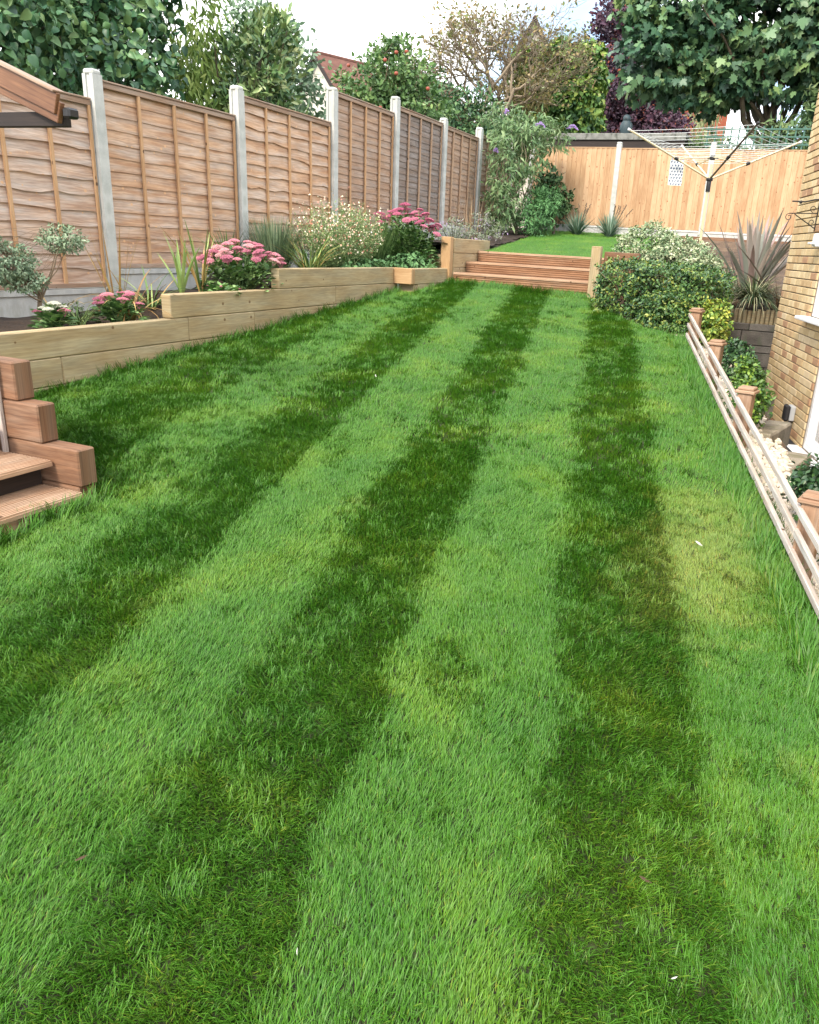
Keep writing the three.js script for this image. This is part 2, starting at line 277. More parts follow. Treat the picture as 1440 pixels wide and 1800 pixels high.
{
  const r = rand(5);
  for (let i = 0; i < 7; i++) {
    const [top, ns, slats, bat, wav, nb] = panelSpec[i], s0 = postS[i] + 0.055, s1 = postS[i + 1] - 0.055, L = s1 - s0, y0 = top - 1.6, h = 1.6;
    const g = thing('fence_panel', panelWords[i], 'fence panel', P(s0, 6.03, y0), Math.PI / 2, 'overlap panels of the left fence');
    const pitch = (h - 0.07) / ns;
    for (let k = 0; k < ns; k++) { const m = mesh('slat', slatGeo(L - 0.01, pitch * 1.28, r, wav, wav > 0.01 ? 0.024 : 0.012), slats[Math.floor(r() * slats.length)], g, V(0.005, 0.05 + (k + 0.52) * pitch, 0)); }
    for (let k = 0; k <= nb + 1; k++) { const w = k === 0 || k === nb + 1 ? 0.03 : 0.034; mesh('batten', cbox(w, h - 0.075, 0.022, 0.003, 1, r() * 3, r() * 3), bat, g, V(clamp(k / (nb + 1) * L, w / 2 + 0.002, L - w / 2 - 0.002), h / 2 - 0.01, 0.032)); }
    mesh('top_rail', cbox(L, 0.045, 0.03, 0.003, 0, r() * 3, r() * 3), M.capRail, g, V(L / 2, h - 0.035, 0.029));
    mesh('capping', cbox(L, 0.016, 0.07, 0.003, 0, r() * 3, r() * 3), M.capRail, g, V(L / 2, h - 0.003, 0.018));
    mesh('bottom_rail', cbox(L, 0.04, 0.03, 0.003, 0, r() * 3, r() * 3), i < 2 ? M.slatDark[0] : M.capRail, g, V(L / 2, 0.02, 0.03));
    // concrete gravel boards under the panel
    const low = Math.min(bedLevel(s0), bedLevel(s1)) - 0.1; let b = 0;
    for (let yy = y0 - 0.004; yy > low && b < 2; yy -= 0.304, b++) {
      const gb = thing('gravel_board', ['upper', 'lower'][b] + ' pale concrete gravel board under the ' + ['first', 'second', 'third', 'fourth', 'fifth', 'sixth', 'seventh'][i] + ' overlap panel from the left', 'gravel board', P(s0, 6.03, yy - 0.3), Math.PI / 2, 'gravel boards of the left fence');
      mesh('board', cbox(L, 0.3, 0.036, 0.004, 0, r(), r()), M.gravelBoard, gb, V(L / 2, 0.15, 0.01));
      mesh('lip', cbox(L - 0.02, 0.05, 0.014, 0.005, 0, r(), r()), M.gravelBoard, gb, V(L / 2, 0.27, 0.034));
      mesh('lip', cbox(L - 0.02, 0.05, 0.014, 0.005, 0, r(), r()), M.gravelBoard, gb, V(L / 2, 0.03, 0.034));
    }
  }
  for (let i = 0; i < 8; i++) {
    const base = bedLevel(postS[i]) - 0.25, H = postTop[i] - base;
    const g = thing('concrete_post', 'concrete fence post ' + ['left of the clipped shrub at the picture edge', 'leftmost of the row, rising beside the timber roof corner', 'second from the left, between the two orange panels', 'third from the left, beside the cream flowered bush', 'between the dark brown and the grey overlap panels', 'right of the grey overlap panel', 'topped by shrubs near the garden corner', 'hidden among the corner shrubs'][i], 'fence post', P(postS[i], 6.0, base), Math.PI / 2, 'posts of the left fence');
    const sh = new THREE.Shape(); const a = 0.055, d = 0.06, sl = 0.026, dp = 0.016;
    [[-a, -d], [a, -d], [a, -sl], [a - dp, -sl], [a - dp, sl], [a, sl], [a, d], [-a, d], [-a, sl], [-a + dp, sl], [-a + dp, -sl], [-a, -sl]].forEach(([x, y], k) => k ? sh.lineTo(x, y) : sh.moveTo(x, y));
    const e = new THREE.ExtrudeGeometry(sh, { depth: H - 0.02, bevelEnabled: false }).rotateX(-Math.PI / 2);
    mesh('shaft', e, M.concrete, g);
    mesh('post_top', cbox(0.108, 0.05, 0.118, 0.016, 1, i * 0.3, 0), M.concrete, g, V(0, H - 0.005, 0));
  }
}

// ---------------------------------------------------------------- closeboard fence at the back
const backS = 17.62, backPostN = [5.72, 3.83, 1.93, 0.05];
{
  const r = rand(9), words = ['leftmost featheredge panel of the back fence, behind the two spiky clumps', 'middle featheredge panel of the back fence with the patterned cloth in front', 'featheredge panel of the back fence beside the brick house, under the trellis'];
  for (let i = 0; i < 3; i++) {
    const n0 = backPostN[i] - 0.055, n1 = backPostN[i + 1] + 0.055, L = n0 - n1, top = 3.78 - i * 0.015, y0 = 2.25 - i * 0.015, h = top - y0;
    const g = thing('featheredge_panel', words[i], 'fence panel', P(backS, n0, y0), 0, 'panels of the back fence');
    const nb = 17, w = L / nb;
    for (let k = 0; k < nb; k++) { const m = mesh('board', cbox(w * 1.2, h + (r() - 0.5) * 0.006, 0.016, 0.003, 1, r() * 4, r() * 4), M.pine[Math.floor(r() * 4)], g, V((k + 0.5) * w, h / 2, 0.03)); m.rotation.y = -0.15; }
    for (const y of [0.2, h / 2, h - 0.2]) mesh('back_rail', cbox(L, 0.07, 0.04, 0.004, 0, r(), r()), M.pine[0], g, V(L / 2, y, -0.01));
    mesh('capping', cbox(L, 0.018, 0.06, 0.003, 0, r(), r()), M.pine[1], g, V(L / 2, h + 0.012, 0.02));
    const gb = thing('gravel_board', 'pale concrete gravel board under the ' + ['leftmost', 'middle', 'rightmost'][i] + ' featheredge panel at the back', 'gravel board', P(backS, n0, y0 - 0.154), 0, 'gravel boards of the back fence');
    mesh('board', cbox(L, 0.15, 0.04, 0.004, 0, r(), r()), M.gravelBoard, gb, V(L / 2, 0.075, 0.02));
    mesh('lip', cbox(L - 0.02, 0.03, 0.014, 0.004, 0, r(), r()), M.gravelBoard, gb, V(L / 2, 0.128, 0.046));
  }
  for (let i = 0; i < 3; i++) {
    const base = 1.75, H = 3.88 - base;
    const g = thing('concrete_post', 'concrete back fence post ' + ['in the corner beside the climbing shrub', 'behind the two spiky clumps, left of the washing line', 'directly behind the washing line pole'][i], 'fence post', P(backS, backPostN[i], base), 0, 'posts of the back fence');
    mesh('shaft', cbox(0.108, H - 0.02, 0.118, 0.01, 1, i * 0.4, 0.2), M.concrete, g, V(0, (H - 0.02) / 2, 0));
    mesh('post_top', cbox(0.104, 0.05, 0.114, 0.018, 1, i * 0.3, 0), M.concrete, g, V(0, H - 0.005, 0));
  }
  // sleepers that hold the higher ground under the fence, right
  const t = thing('sleeper_edging', 'brown timber sleepers below the back fence beside the long dark spiky leaves', 'edging', P(17.45, 1.1, 1.7));
  for (const [a, b, y] of [[2.3, 1.15, 2.03], [1.13, 0.0, 2.01], [2.3, 1.5, 1.82], [1.48, 0.0, 1.81]]) gbox('sleeper', M.sleeperBrown[a > 2 ? 0 : 1], t, 17.42, 17.52, b, a, y - 0.1, y + 0.085, 0.006, 0, r);
  // green trellis behind the right panel
  const tr = thing('trellis', 'dark green square trellis rising above the back fence by the house', 'trellis', P(17.78, 2.15, 3.5), 0);
  const green = plain([0.05, 0.13, 0.1], 0.7);
  for (let k = 0; k < 15; k++) mesh('slat', cbox(0.03, 0.72, 0.012, 0.003, 1), green, tr, V(k * 0.15 + 0.05, 0.36, 0));
  for (let k = 0; k < 5; k++) mesh('slat', cbox(2.2, 0.03, 0.012, 0.003, 0), green, tr, V(1.1, 0.1 + k * 0.14, 0.014));
}

// ---------------------------------------------------------------- raised bed of sleepers
{
  const r = rand(21), t = thing('raised_bed', 'stepped raised bed wall of pale timber sleepers along the left of the lawn', 'raised bed', P(6, 4.85, 0.3));
  const pick = () => M.sleeper[Math.floor(r() * 3)];
  const row = (y, cuts, n = 4.8, g = 0.003) => { for (let i = 0; i < cuts.length - 1; i++) { const o = (r() - 0.5) * 0.006; gbox('sleeper', pick(), t, cuts[i] + g / 2, cuts[i + 1] - g / 2, n + o, n + 0.1 + o, y + 0.0015, y + 0.1985, 0.007, 2, r); } };
  row(0.38, [2.98, 4.6, 6.9]); row(0.58, [2.98, 4.10, 6.3, 8.4]); row(0.78, [2.98, 5.45, 6.38, 8.5, 9.44]); row(0.98, [5.24, 7.9, 9.44]); row(1.18, [6.80, 9.34]);
  // jog towards the steps
  gbox('sleeper', M.sleeperWarm, t, 9.345, 9.445, 4.545, 4.9, 1.18, 1.378, 0.007, 0, r);
  gbox('sleeper', pick(), t, 9.45, 9.55, 4.56, 4.78, 0.98, 1.178, 0.007, 0, r); gbox('sleeper', pick(), t, 9.45, 9.55, 4.56, 4.78, 0.78, 0.978, 0.007, 0, r);
  row(1.18, [9.45, 10.60], 4.55); row(0.98, [9.555, 10.60], 4.55); row(0.80, [9.555, 10.60], 4.55);
  // wall beside the steps
  const w = thing('step_side_wall', 'short timber sleeper wall with upright post left of the garden steps', 'retaining wall', P(11.3, 4.6, 0.9));
  gbox('sleeper', pick(), w, 10.62, 12.04, 4.5, 4.6, 1.588, 1.785, 0.007, 2, r); gbox('sleeper', pick(), w, 10.62, 12.04, 4.505, 4.605, 1.388, 1.585, 0.007, 2, r); gbox('sleeper', pick(), w, 10.62, 12.04, 4.5, 4.6, 1.15, 1.385, 0.007, 2, r);
  gbox('post', M.sleeperWarm, w, 10.5, 10.612, 4.515, 4.66, 1.2, 1.80, 0.006, 1, r);
  gbox('return_sleeper', pick(), w, 10.5, 10.6, 4.665, 6.0, 1.28, 1.56, 0.006, 0, r);
}

// ---------------------------------------------------------------- garden steps
function grooved(L, W, T, grooves) { // board along x, grooved face +y, width along z
  const sh = new THREE.Shape(), gw = W / grooves; sh.moveTo(-W / 2, 0); sh.lineTo(W / 2, 0); sh.lineTo(W / 2, T - 0.003);
  for (let k = grooves - 1; k >= 0; k--) { const z = -W / 2 + k * gw; sh.lineTo(z + gw * 0.93, T); sh.lineTo(z + gw * 0.36, T); sh.lineTo(z + gw * 0.32, T - 0.01); sh.lineTo(z + gw * 0.05, T - 0.01); }
  sh.lineTo(-W / 2, T - 0.01); sh.closePath();
  const g = new THREE.ExtrudeGeometry(sh, { depth: L, bevelEnabled: false }).translate(0, 0, -L / 2);
  // shape x -> z, y -> y, depth z -> x
  const p = g.attributes.position, uv = []; for (let i = 0; i < p.count; i++) { const x = p.getX(i), y = p.getY(i), z = p.getZ(i); p.setXYZ(i, z, y, -x); uv.push(z, x + y); }
  g.setAttribute('uv', new THREE.Float32BufferAttribute(uv, 2)); g.computeVertexNormals(); return g;
}
{
  const r = rand(31), t = thing('garden_steps', 'three wide timber steps clad in grooved decking leading to the upper lawn', 'steps', P(10.61, 3.5, 0.9));
  const shift = (g, du) => { const u = g.attributes.uv; for (let i = 0; i < u.count; i++) u.setXY(i, u.getX(i) + du, u.getY(i) + du * 0.7); return g; };
  const n0 = 4.495, n1 = [2.52, 2.52, 2.52], tops = [1.325, 1.475, 1.63], fr = [10.61, 11.07, 11.53];
  for (let k = 0; k < 3; k++) {
    const L = n0 - n1[k], mid = (n0 + n1[k]) / 2, low = k ? tops[k - 1] : 0.92, H = tops[k] - 0.03 - low, rows = k ? 1 : 3, h = H / rows;
    for (let q = 0; q < rows; q++) {
      const m = mesh('riser_board', shift(grooved(L, h - 0.004, 0.028, Math.round(h / 0.03)), r() * 4), M.riser[(k + q) % 2], t);
      m.rotation.x = Math.PI / 2; m.position.copy(P(fr[k] + 0.03, mid, low + h * (q + 0.5))).sub(t.position);
    }
    for (let q = 0; q < (k < 2 ? 4 : 1); q++) {
      const m = mesh('tread_board', shift(grooved(L, 0.118, 0.028, 6), r() * 4), q ? M.riser[q % 2] : M.deck[0], t);
      m.position.copy(P(fr[k] - 0.012 + 0.06 + q * 0.121, mid, tops[k] - 0.028)).sub(t.position);
    }
  }
  const p = thing('gate_post', 'knotty square timber post at the right end of the garden steps', 'post', P(10.56, 2.44, 0.8));
  mesh('shaft', cbox(0.13, 0.96, 0.1, 0.008, 1, 0.7, 0.3), M.sleeper[1], p, V(0, 0.48, 0)); mesh('post_top', cbox(0.126, 0.02, 0.096, 0.008, 1, 0.2, 0.1), M.sleeper[0], p, V(0, 0.965, 0));
  const w = thing('sleeper_edging', 'dark end of a timber sleeper wall behind the post right of the steps', 'edging', P(11, 2, 1.2));
  for (let k = 0; k < 3; k++) gbox('sleeper', M.sleeperBrown[1], w, 10.66, 10.76, 1.9, 2.36, 1.12 + k * 0.2, 1.315 + k * 0.2, 0.006, 0, r);
  gbox('sleeper', M.sleeperBrown[0], w, 10.77, 14.5, 2.05, 2.15, 1.52, 1.715, 0.006, 2, r);
}

// ---------------------------------------------------------------- deck steps and sleepers at the left edge
{
  const r = rand(41);
  const t = thing('sleeper_wall', 'stepped stack of brown timber sleepers flanking the deck steps at the left edge', 'retaining wall', P(2.9, 3.6, 0.3));
  gbox('sleeper', M.sleeperBrown[0], t, 2.85, 2.965, 3.30, 4.7, 0.372, 0.575, 0.008, 0, r);
  gbox('sleeper', M.sleeperBrown[1], t, 2.845, 2.96, 3.55, 4.7, 0.578, 0.785, 0.008, 0, r);
  gbox('sleeper', M.sleeperBrown[0], t, 2.855, 2.97, 3.705, 4.7, 0.788, 0.995, 0.008, 0, r);
  gbox('sleeper', M.sleeperBrown[1], t, 2.85, 2.965, 3.32, 4.7, 0.165, 0.369, 0.008, 0, r);
  gbox('edge_board', M.rail[0], t, 2.82, 2.842, 3.80, 3.83, 0.3, 1.0, 0.003, 1, r);
  const d = thing('deck_steps', 'timber decking steps with grooved treads at the left edge of the lawn', 'steps', P(2, 3.7, 0.1));
  const lay = (n, y, W, k, mat) => { const m = mesh('tread_board', grooved(3.6, W, 0.03, k), mat, d); m.rotation.y = Math.PI / 2; m.position.copy(P(1.035, n, y - 0.03)).sub(d.position); };
  lay(3.345, 0.355, 0.14, 7, M.deck[0]); lay(3.49, 0.355, 0.14, 7, M.deck[1]); lay(3.635, 0.355, 0.14, 7, M.deck[0]);
  lay(3.545, 0.50, 0.14, 7, M.deck[1]); lay(3.69, 0.50, 0.14, 7, M.deck[0]); lay(3.835, 0.50, 0.14, 7, M.deck[1]);
  for (let k = 0; k < 6; k++) lay(3.98 + k * 0.145, 0.655, 0.14, 7, M.deck[k % 2]);
  gbox('riser_board', M.deck[0], d, -0.76, 2.83, 3.30, 3.32, 0.12, 0.322, 0.003, 2, r);
  gbox('riser_board', M.darkTimber, d, -0.76, 2.83, 3.56, 3.58, 0.357, 0.468, 0.003, 2, r);
  gbox('riser_board', M.deck[1], d, -0.76, 2.83, 3.92, 3.94, 0.502, 0.622, 0.003, 2, r);
  for (const s of [0, 1, 2]) gbox('joist', M.darkTimber, d, s, s + 0.045, 3.95, 4.8, 0.2, 0.62, 0.003, 0, r);
  const pot = thing('plant_pot', 'terracotta plant pot standing on the deck steps at the left edge', 'plant pot', P(2.68, 3.86, 0.5));
  const prof = [[0.0, 0.0], [0.055, 0], [0.075, 0.12], [0.077, 0.125], [0.092, 0.126], [0.096, 0.165], [0.088, 0.168], [0.08, 0.13], [0.0, 0.12]].map(([x, y]) => new THREE.Vector2(x, y));
  mesh('body', new THREE.LatheGeometry(prof.slice(0, 3).concat(prof.slice(7)), 24), M.terracotta, pot); mesh('rim', new THREE.LatheGeometry(prof.slice(2, 8), 24), M.terracotta, pot);
  // shelter roof corner, upper left
  const sh = thing('timber_shelter', 'brown timber shelter roof corner jutting in at the upper left', 'shelter', P(3.2, 4.5, 0.655));
  const slope = Math.tan(20 * D2R), eN = 3.57, eY = 2.31, N1 = 5.0;
  const at = (s, n, dy) => P(s, n, eY + (n - eN) * slope + dy).sub(sh.position);
  mesh('bargeboard', bar(at(3.2, eN, -0.045), at(3.2, N1, -0.045), 0.024, 0.10), M.bargeboard, sh);
  mesh('bargeboard', bar(at(3.218, eN + 0.0, -0.085), at(3.218, N1, -0.085), 0.03, 0.10), M.bargeboard, sh);
  mesh('tie_beam', bar(P(3.27, eN + 0.02, 2.205).sub(sh.position), P(3.27, N1 + 1.2, 2.205).sub(sh.position), 0.05, 0.07), M.darkTimber, sh);
  mesh('roof_strip', bar(at(3.21, eN - 0.01, 0.014), at(3.21, N1, 0.014), 0.08, 0.012), M.capRail, sh); mesh('gutter_end', cbox(0.05, 0.05, 0.07, 0.01), M.dark, sh, at(3.25, eN - 0.03, -0.07));
  for (const n of [5.15, 5.9]) mesh('post', bar(P(3.27, n, 0.9).sub(sh.position), P(3.27, n, 2.17).sub(sh.position), 0.09, 0.09), M.bargeboard, sh);
}

// ---------------------------------------------------------------- low rail fence, pebbles and kerb stones on the right
const railPosts = [8.45, 6.95, 5.5, 3.72, 2.0, 0.3];
{
  const r = rand(51), t = thing('rail_fence', 'low timber rail fence with capped posts along the right of the lawn', 'fence', P(5, fenceN(5), 0.3));
  const y = s => lawnY(s, fenceN(s));
  for (let i = 0; i < railPosts.length; i++) {
    const s = railPosts[i], n = fenceN(s) - 0.035, g = y(s);
    const rot = m => { m.rotation.y = -12.6 * D2R; return m; };
    rot(mesh('post', cbox(0.095, 0.66, 0.095, 0.005, 1, r() * 2, r() * 2), M.railPost, t, P(s, n, g - 0.0).sub(t.position)));
    const cap = rot(mesh('post_cap', cbox(0.13, 0.022, 0.13, 0.005, 0, r(), r()), M.railPost, t, P(s, n, g + 0.341).sub(t.position)));
    mesh('cap_top', cbox(0.105, 0.022, 0.105, 0.008, 0, r(), r()), M.railPost, cap, V(0, 0.0205, 0));
  }
  for (let i = 0; i < railPosts.length - 1; i++) {
    const a = railPosts[i] - (i ? 0.05 : -0.04), b = railPosts[i + 1] - 0.045;
    for (const [k, h] of [[0, 0.292], [1, 0.192], [2, 0.092]]) {
      mesh('rail', bar(P(a, fenceN(a) + 0.03, y(a) + h).sub(t.position), P(b, fenceN(b) + 0.03, y(b) + h).sub(t.position), 0.024, 0.036, 0.004, r() * 4), M.rail[(i + k) % 2], t);
    }
  }
  // pebble bed and dark channel against the house
  const kerbN = s => houseN(s) + 0.58;
  const strip = (f0, f1, fy, ds = 0.1, s0 = -1.2, s1 = 10.2) => { const g = sheet(s0, s1, 0, 1, ds, () => 0); const p = g.attributes.position; for (let i = 0; i < p.count; i++) { const s = -p.getZ(i), t2 = -p.getX(i), n = mix(f0(s), f1(s), t2); p.setXYZ(i, -n, fy(s, n), -s); } g.computeVertexNormals(); return g; };
  const pebY = (s, n) => lawnY(s, fenceN(s)) - mix(0.24, 0.05, clamp((n - kerbN(s)) / (fenceN(s) - kerbN(s)), 0, 1));
  structure('pebble_ground', strip(s => kerbN(s) - 0.02, s => fenceN(s) + 0.16, (s, n) => pebY(s, n)), M.litter);
  structure('channel_floor', strip(s => houseN(s) - 0.1, s => kerbN(s), (s, n) => Math.min(pebY(s, n) - 0.3, 0.02)), M.asphalt);
  structure('channel_side', (() => { const g = strip(s => kerbN(s), s => kerbN(s) + 0.001, (s, n) => n > kerbN(s) + 0.0005 ? pebY(s, n) + 0.002 : Math.min(pebY(s, n) - 0.4, 0)); return g; })(), M.kerbStone);
  const peb = new THREE.IcosahedronGeometry(1, 1); { const p = peb.attributes.position; for (let i = 0; i < p.count; i++) { const v = V(p.getX(i), p.getY(i), p.getZ(i)).multiplyScalar(1 + 0.2 * noise3(p.getX(i) * 1.3, p.getY(i) * 1.3, p.getZ(i) * 1.3)); p.setXYZ(i, v.x, v.y, v.z); } peb.computeVertexNormals(); }
  const N = 6500, im = new THREE.InstancedMesh(peb, plain([1, 1, 1], 0.8), N), mx = new THREE.Matrix4(), q = new THREE.Quaternion(), c = new THREE.Color();
  for (let i = 0; i < N; i++) {
    const s = mix(0.5, 9.2, r()), n = mix(kerbN(s) + 0.03, fenceN(s) + 0.15, r()), z = 0.012 + 0.013 * r();
    q.setFromEuler(new THREE.Euler(r() * 0.6, r() * 6.3, r() * 0.6)); mx.compose(P(s, n, pebY(s, n) + z * 0.4 + 0.012 * r()), q, V(z * 1.3, z * 0.75, z)); im.setMatrixAt(i, mx);
    const v = 0.42 + 0.3 * r(); im.setColorAt(i, c.setRGB(v, v * 0.9, v * (0.68 + 0.14 * r())));
  }
  im.name = numbered('pebbles'); scene.add(tag(im, 'cream and white pebbles between the rail fence and the house', 'pebbles', null, 'stuff'));
  // rough kerb blocks stepping down
  const blocks = [[6.14, 6.78, 0.475], [5.46, 6.12, 0.375], [6.82, 7.4, 0.575], [4.72, 5.42, 0.30]];
  const bw = ['rough stone kerb block with a mossy end face by the wall socket', 'lower stone kerb block in front of the mossy block beside the house', 'stone kerb block furthest along, under the dark green box shrub', 'nearest stone kerb block hidden by the box shrub by the house window'];
  blocks.forEach(([a, b, top], i) => { const n = kerbN((a + b) / 2) + 0.07; const g = cbox(0.19, 0.2, b - a, 0.014, 2, i, i * 0.3); const p = g.attributes.position; for (let k = 0; k < p.count; k++) { const v = V(p.getX(k), p.getY(k), p.getZ(k)); const d = 0.008 * noise3(v.x * 9 + i * 7, v.y * 9, v.z * 5); p.setXYZ(k, v.x + d, v.y + d, v.z + d); } g.computeVertexNormals(); const m = mesh('kerb_block', g, M.kerbStone, scene, P((a + b) / 2, n, top - 0.1)); m.rotation.y = -12.9 * D2R; tag(m, bw[i], 'kerb stone', 'kerb blocks beside the house'); });
  const cop = mesh('coping_block', cbox(0.2, 0.1, 0.5, 0.012, 2), M.concrete, scene, P(8.9, 0.42, 0.66)); cop.rotation.y = -0.5; tag(cop, 'pale grey coping slab beside the far end of the rail fence', 'coping');
}
// dark concrete block wall with log roll edging
{
  const r = rand(61), t = thing('block_wall', 'dark grey concrete block retaining wall beside the brick house corner', 'retaining wall', P(10.2, 0.3, 0));
  gbox('core', M.block[2], t, 10.225, 10.32, -0.6, 1.0, -0.2, 0.97, 0.004);
  let y = 0.985, k = 0;
  while (y > -0.15) { const h = k % 2 ? 0.17 : 0.085; let n = 1.0 - r() * 0.3; gbox('block', M.block[k % 3], t, 10.15, 10.222, n + 0.004, 1.0, y - h + 0.006, y, 0.006, 0, r); while (n > -0.5) { const L = 0.36 + 0.12 * r(), o = (r() - 0.5) * 0.012; gbox('block', M.block[Math.floor(r() * 3)], t, 10.15 + o, 10.222, n - L + 0.005, n, y - h + 0.006, y, 0.007, 0, r); n -= L; } y -= h; k++; }
  const l = thing('log_edging', 'row of short upright logs edging the soil on top of the dark block wall', 'edging', P(10.26, 0.3, 0.97));
  for (let n = 0.78; n > -0.3; n -= 0.052) { const h = 0.15 + 0.03 * r(), rad = 0.024 + 0.004 * r(); const g = new THREE.CylinderGeometry(rad * 0.94, rad, h, 10); const m = mesh('log', g, M.log[Math.floor(r() * 2)], l, P(10.255, n, 0.975 + h / 2).sub(l.position)); m.rotation.z = (r() - 0.5) * 0.1; m.rotation.y = r() * 6; }
}

// ---------------------------------------------------------------- brick house on the right
{
  const r = rand(71), corner = P(9.88, 0.1, 0), h = thing('brick_house', 'buff brick house wall with white windows at the right edge', 'house', corner, -77.08 * D2R);
  const wins = [[1.385, 2.75, 1.215, 2.36], [1.98, 3.9, 0.03, 1.09]], T = 9, Y0 = -0.4, Y1 = 5.3;
  const sh = new THREE.Shape(); sh.moveTo(0, Y0); sh.lineTo(T, Y0); sh.lineTo(T, Y1); sh.lineTo(0, Y1); sh.closePath();
  for (const [a, b, c, d] of wins) { const p = new THREE.Path(); p.moveTo(a, c); p.lineTo(a, d); p.lineTo(b, d); p.lineTo(b, c); p.closePath(); sh.holes.push(p); }
  const wall = new THREE.ExtrudeGeometry(sh, { depth: 0.25, bevelEnabled: false }).translate(0, 0, -0.262);
  const w = mesh('wall', wall, M.mortar, h);
  mesh('end_wall', new THREE.BoxGeometry(0.25, Y1 - Y0, 5).translate(0.137, (Y1 + Y0) / 2, -2.77), M.mortar, h);
  mesh('far_wall', new THREE.BoxGeometry(T - 0.3, Y1 - Y0, 0.2).translate(T / 2 + 0.15, (Y1 + Y0) / 2, -5.2), M.mortar, h);
  mesh('near_wall', new THREE.BoxGeometry(0.2, Y1 - Y0, 4.8).translate(T - 0.1, (Y1 + Y0) / 2, -2.7), M.mortar, h);
  h.updateMatrixWorld(true);
  const list = [];
  const addBrick = (x0, x1, y, face) => {
    if (x1 - x0 < 0.03) return;
    if (!face) for (const [a, b, c, d] of wins) if (y + 0.0325 > c - 0.02 && y + 0.0325 < d + 0.02) { if (x0 >= a && x1 <= b) return; if (x0 < a && x1 > a) x1 = a - 0.004; if (x1 > b && x0 < b) x0 = b + 0.004; }
    if (x1 - x0 < 0.03) return;
    list.push([x0, x1, y, face]);
  };
  for (let j = 0, y = Y0 + 0.005; y < Y1 - 0.07; y += 0.075, j++) {
    let x = j % 2 ? 0.1025 : 0.215; addBrick(0, x - 0.0, y, 0); x += 0.01;
    while (x < T) { addBrick(x, Math.min(x + 0.215, T), y, 0); x += 0.225; }
    x = j % 2 ? 0.215 : 0.1025; addBrick(0.016, x, y, 1); x += 0.01; while (x < 2.5) { addBrick(x, x + 0.215, y, 1); x += 0.225; }
  }
  const shared = {}; const geo = (L, k) => { const key = L.toFixed(3) + '/' + k; return shared[key] ||= cbox(L, 0.065, 0.03, 0.004, 0, k * 0.17, k * 0.09); };
  const scored = list.map(b => { const p = (b[3] ? V(0, b[2], -(b[0] + b[1]) / 2) : V((b[0] + b[1]) / 2, b[2] + 0.03, 0)).applyMatrix4(h.matrixWorld); return [inFrame(p, 1.04) && !b[3] ? 1 / p.distanceTo(camera.position) : 0, b]; }).sort((a, b) => b[0] - a[0]);
  const rest = brickTones.map(() => []);
  scored.forEach(([sc, [x0, x1, y, face]], i) => {
    const u = r(), k = u < 0.3 ? 0 : u < 0.56 ? 1 : u < 0.76 ? 2 : u < 0.86 ? 3 : u < 0.96 ? 4 : 5, g = geo(x1 - x0, Math.floor(r() * 4)), dz = (r() - 0.5) * 0.003;
    const pos = face ? V(0.0125 + dz, y + 0.0325, -(x0 + x1) / 2) : V((x0 + x1) / 2, y + 0.0325, -0.0135 + dz);
    if (i < 300 && sc > 0) mesh('brick', g, M.brick[k], w, pos);
    else { const q = g.clone(); if (face) q.rotateY(Math.PI / 2); rest[k].push(q.translate(pos.x, pos.y, pos.z)); }
  });
  rest.forEach((l, k) => { if (l.length) { const m = mesh('brickwork', merge(l), M.brick[k], w); m.userData.kind = 'stuff'; } });
  // windows
  wins.forEach(([a, b, c, d], i) => {
    const win = new THREE.Group(); win.name = 'window'; h.add(win); win.position.set(a, c, 0);
    if (i === 0) win.userData.label = 'upper white window with projecting sill'; else win.userData.label = 'low white window close to the ground';
    const W = b - a, H = d - c, f = 0.07, z = -0.055;
    const fr = [cbox(f, H - 0.004, 0.07, 0.006, 1).translate(f / 2, H / 2, z), cbox(f, H - 0.004, 0.07, 0.006, 1).translate(W - f / 2, H / 2, z), cbox(W - 2 * f, f, 0.066, 0.006).translate(W / 2, H - f / 2, z), cbox(W - 2 * f, f, 0.066, 0.006).translate(W / 2, f / 2, z), cbox(0.06, H - 2 * f, 0.066, 0.006, 1).translate(W / 2, H / 2, z)];
    mesh('frame', merge(fr), M.white, win);
    const inn = []; for (const [x0, x1] of [[f, W / 2 - 0.03], [W / 2 + 0.03, W - f]]) { const e = 0.035; inn.push(cbox(e, H - 2 * f, 0.03, 0.005, 1).translate(x0 + e / 2, H / 2, z - 0.02), cbox(e, H - 2 * f, 0.03, 0.005, 1).translate(x1 - e / 2, H / 2, z - 0.02), cbox(x1 - x0 - 2 * e, e, 0.03, 0.005).translate((x0 + x1) / 2, f + e / 2, z - 0.02), cbox(x1 - x0 - 2 * e, e, 0.03, 0.005).translate((x0 + x1) / 2, H - f - e / 2, z - 0.02)); mesh('pane', new THREE.BoxGeometry(x1 - x0 - 0.06, H - 2 * f - 0.06, 0.006).translate((x0 + x1) / 2, H / 2, z - 0.025), M.glass, win); }
    mesh('sash', merge(inn), M.white, win);
    mesh('sill', cbox(W + 0.24, 0.035, 0.2, 0.008, 0).translate(W / 2, -0.02, 0.012), M.white, win);
  });
  mesh('floor_slab', new THREE.BoxGeometry(T - 0.5, 0.1, 4.7).translate(T / 2, -0.3, -2.7), M.mortar, h);
  mesh('ceiling_slab', new THREE.BoxGeometry(T - 0.5, 0.1, 4.7).translate(T / 2, 2.6, -2.7), M.white, h);
  const roof = mesh('roof', new THREE.CylinderGeometry(0.01, 3.1, 1.7, 4, 1).rotateY(Math.PI / 4).scale(1.5 * 1.42, 1, 1.28).translate(T / 2, Y1 + 0.87, -2.65), plain([0.2, 0.09, 0.06], 0.9), h);
  // outdoor socket
  const so = thing('wall_socket', 'grey outdoor socket box with dark cover on the brick wall', 'socket', V(1.52, 0.2, 0).applyMatrix4(h.matrixWorld), -77.08 * D2R);
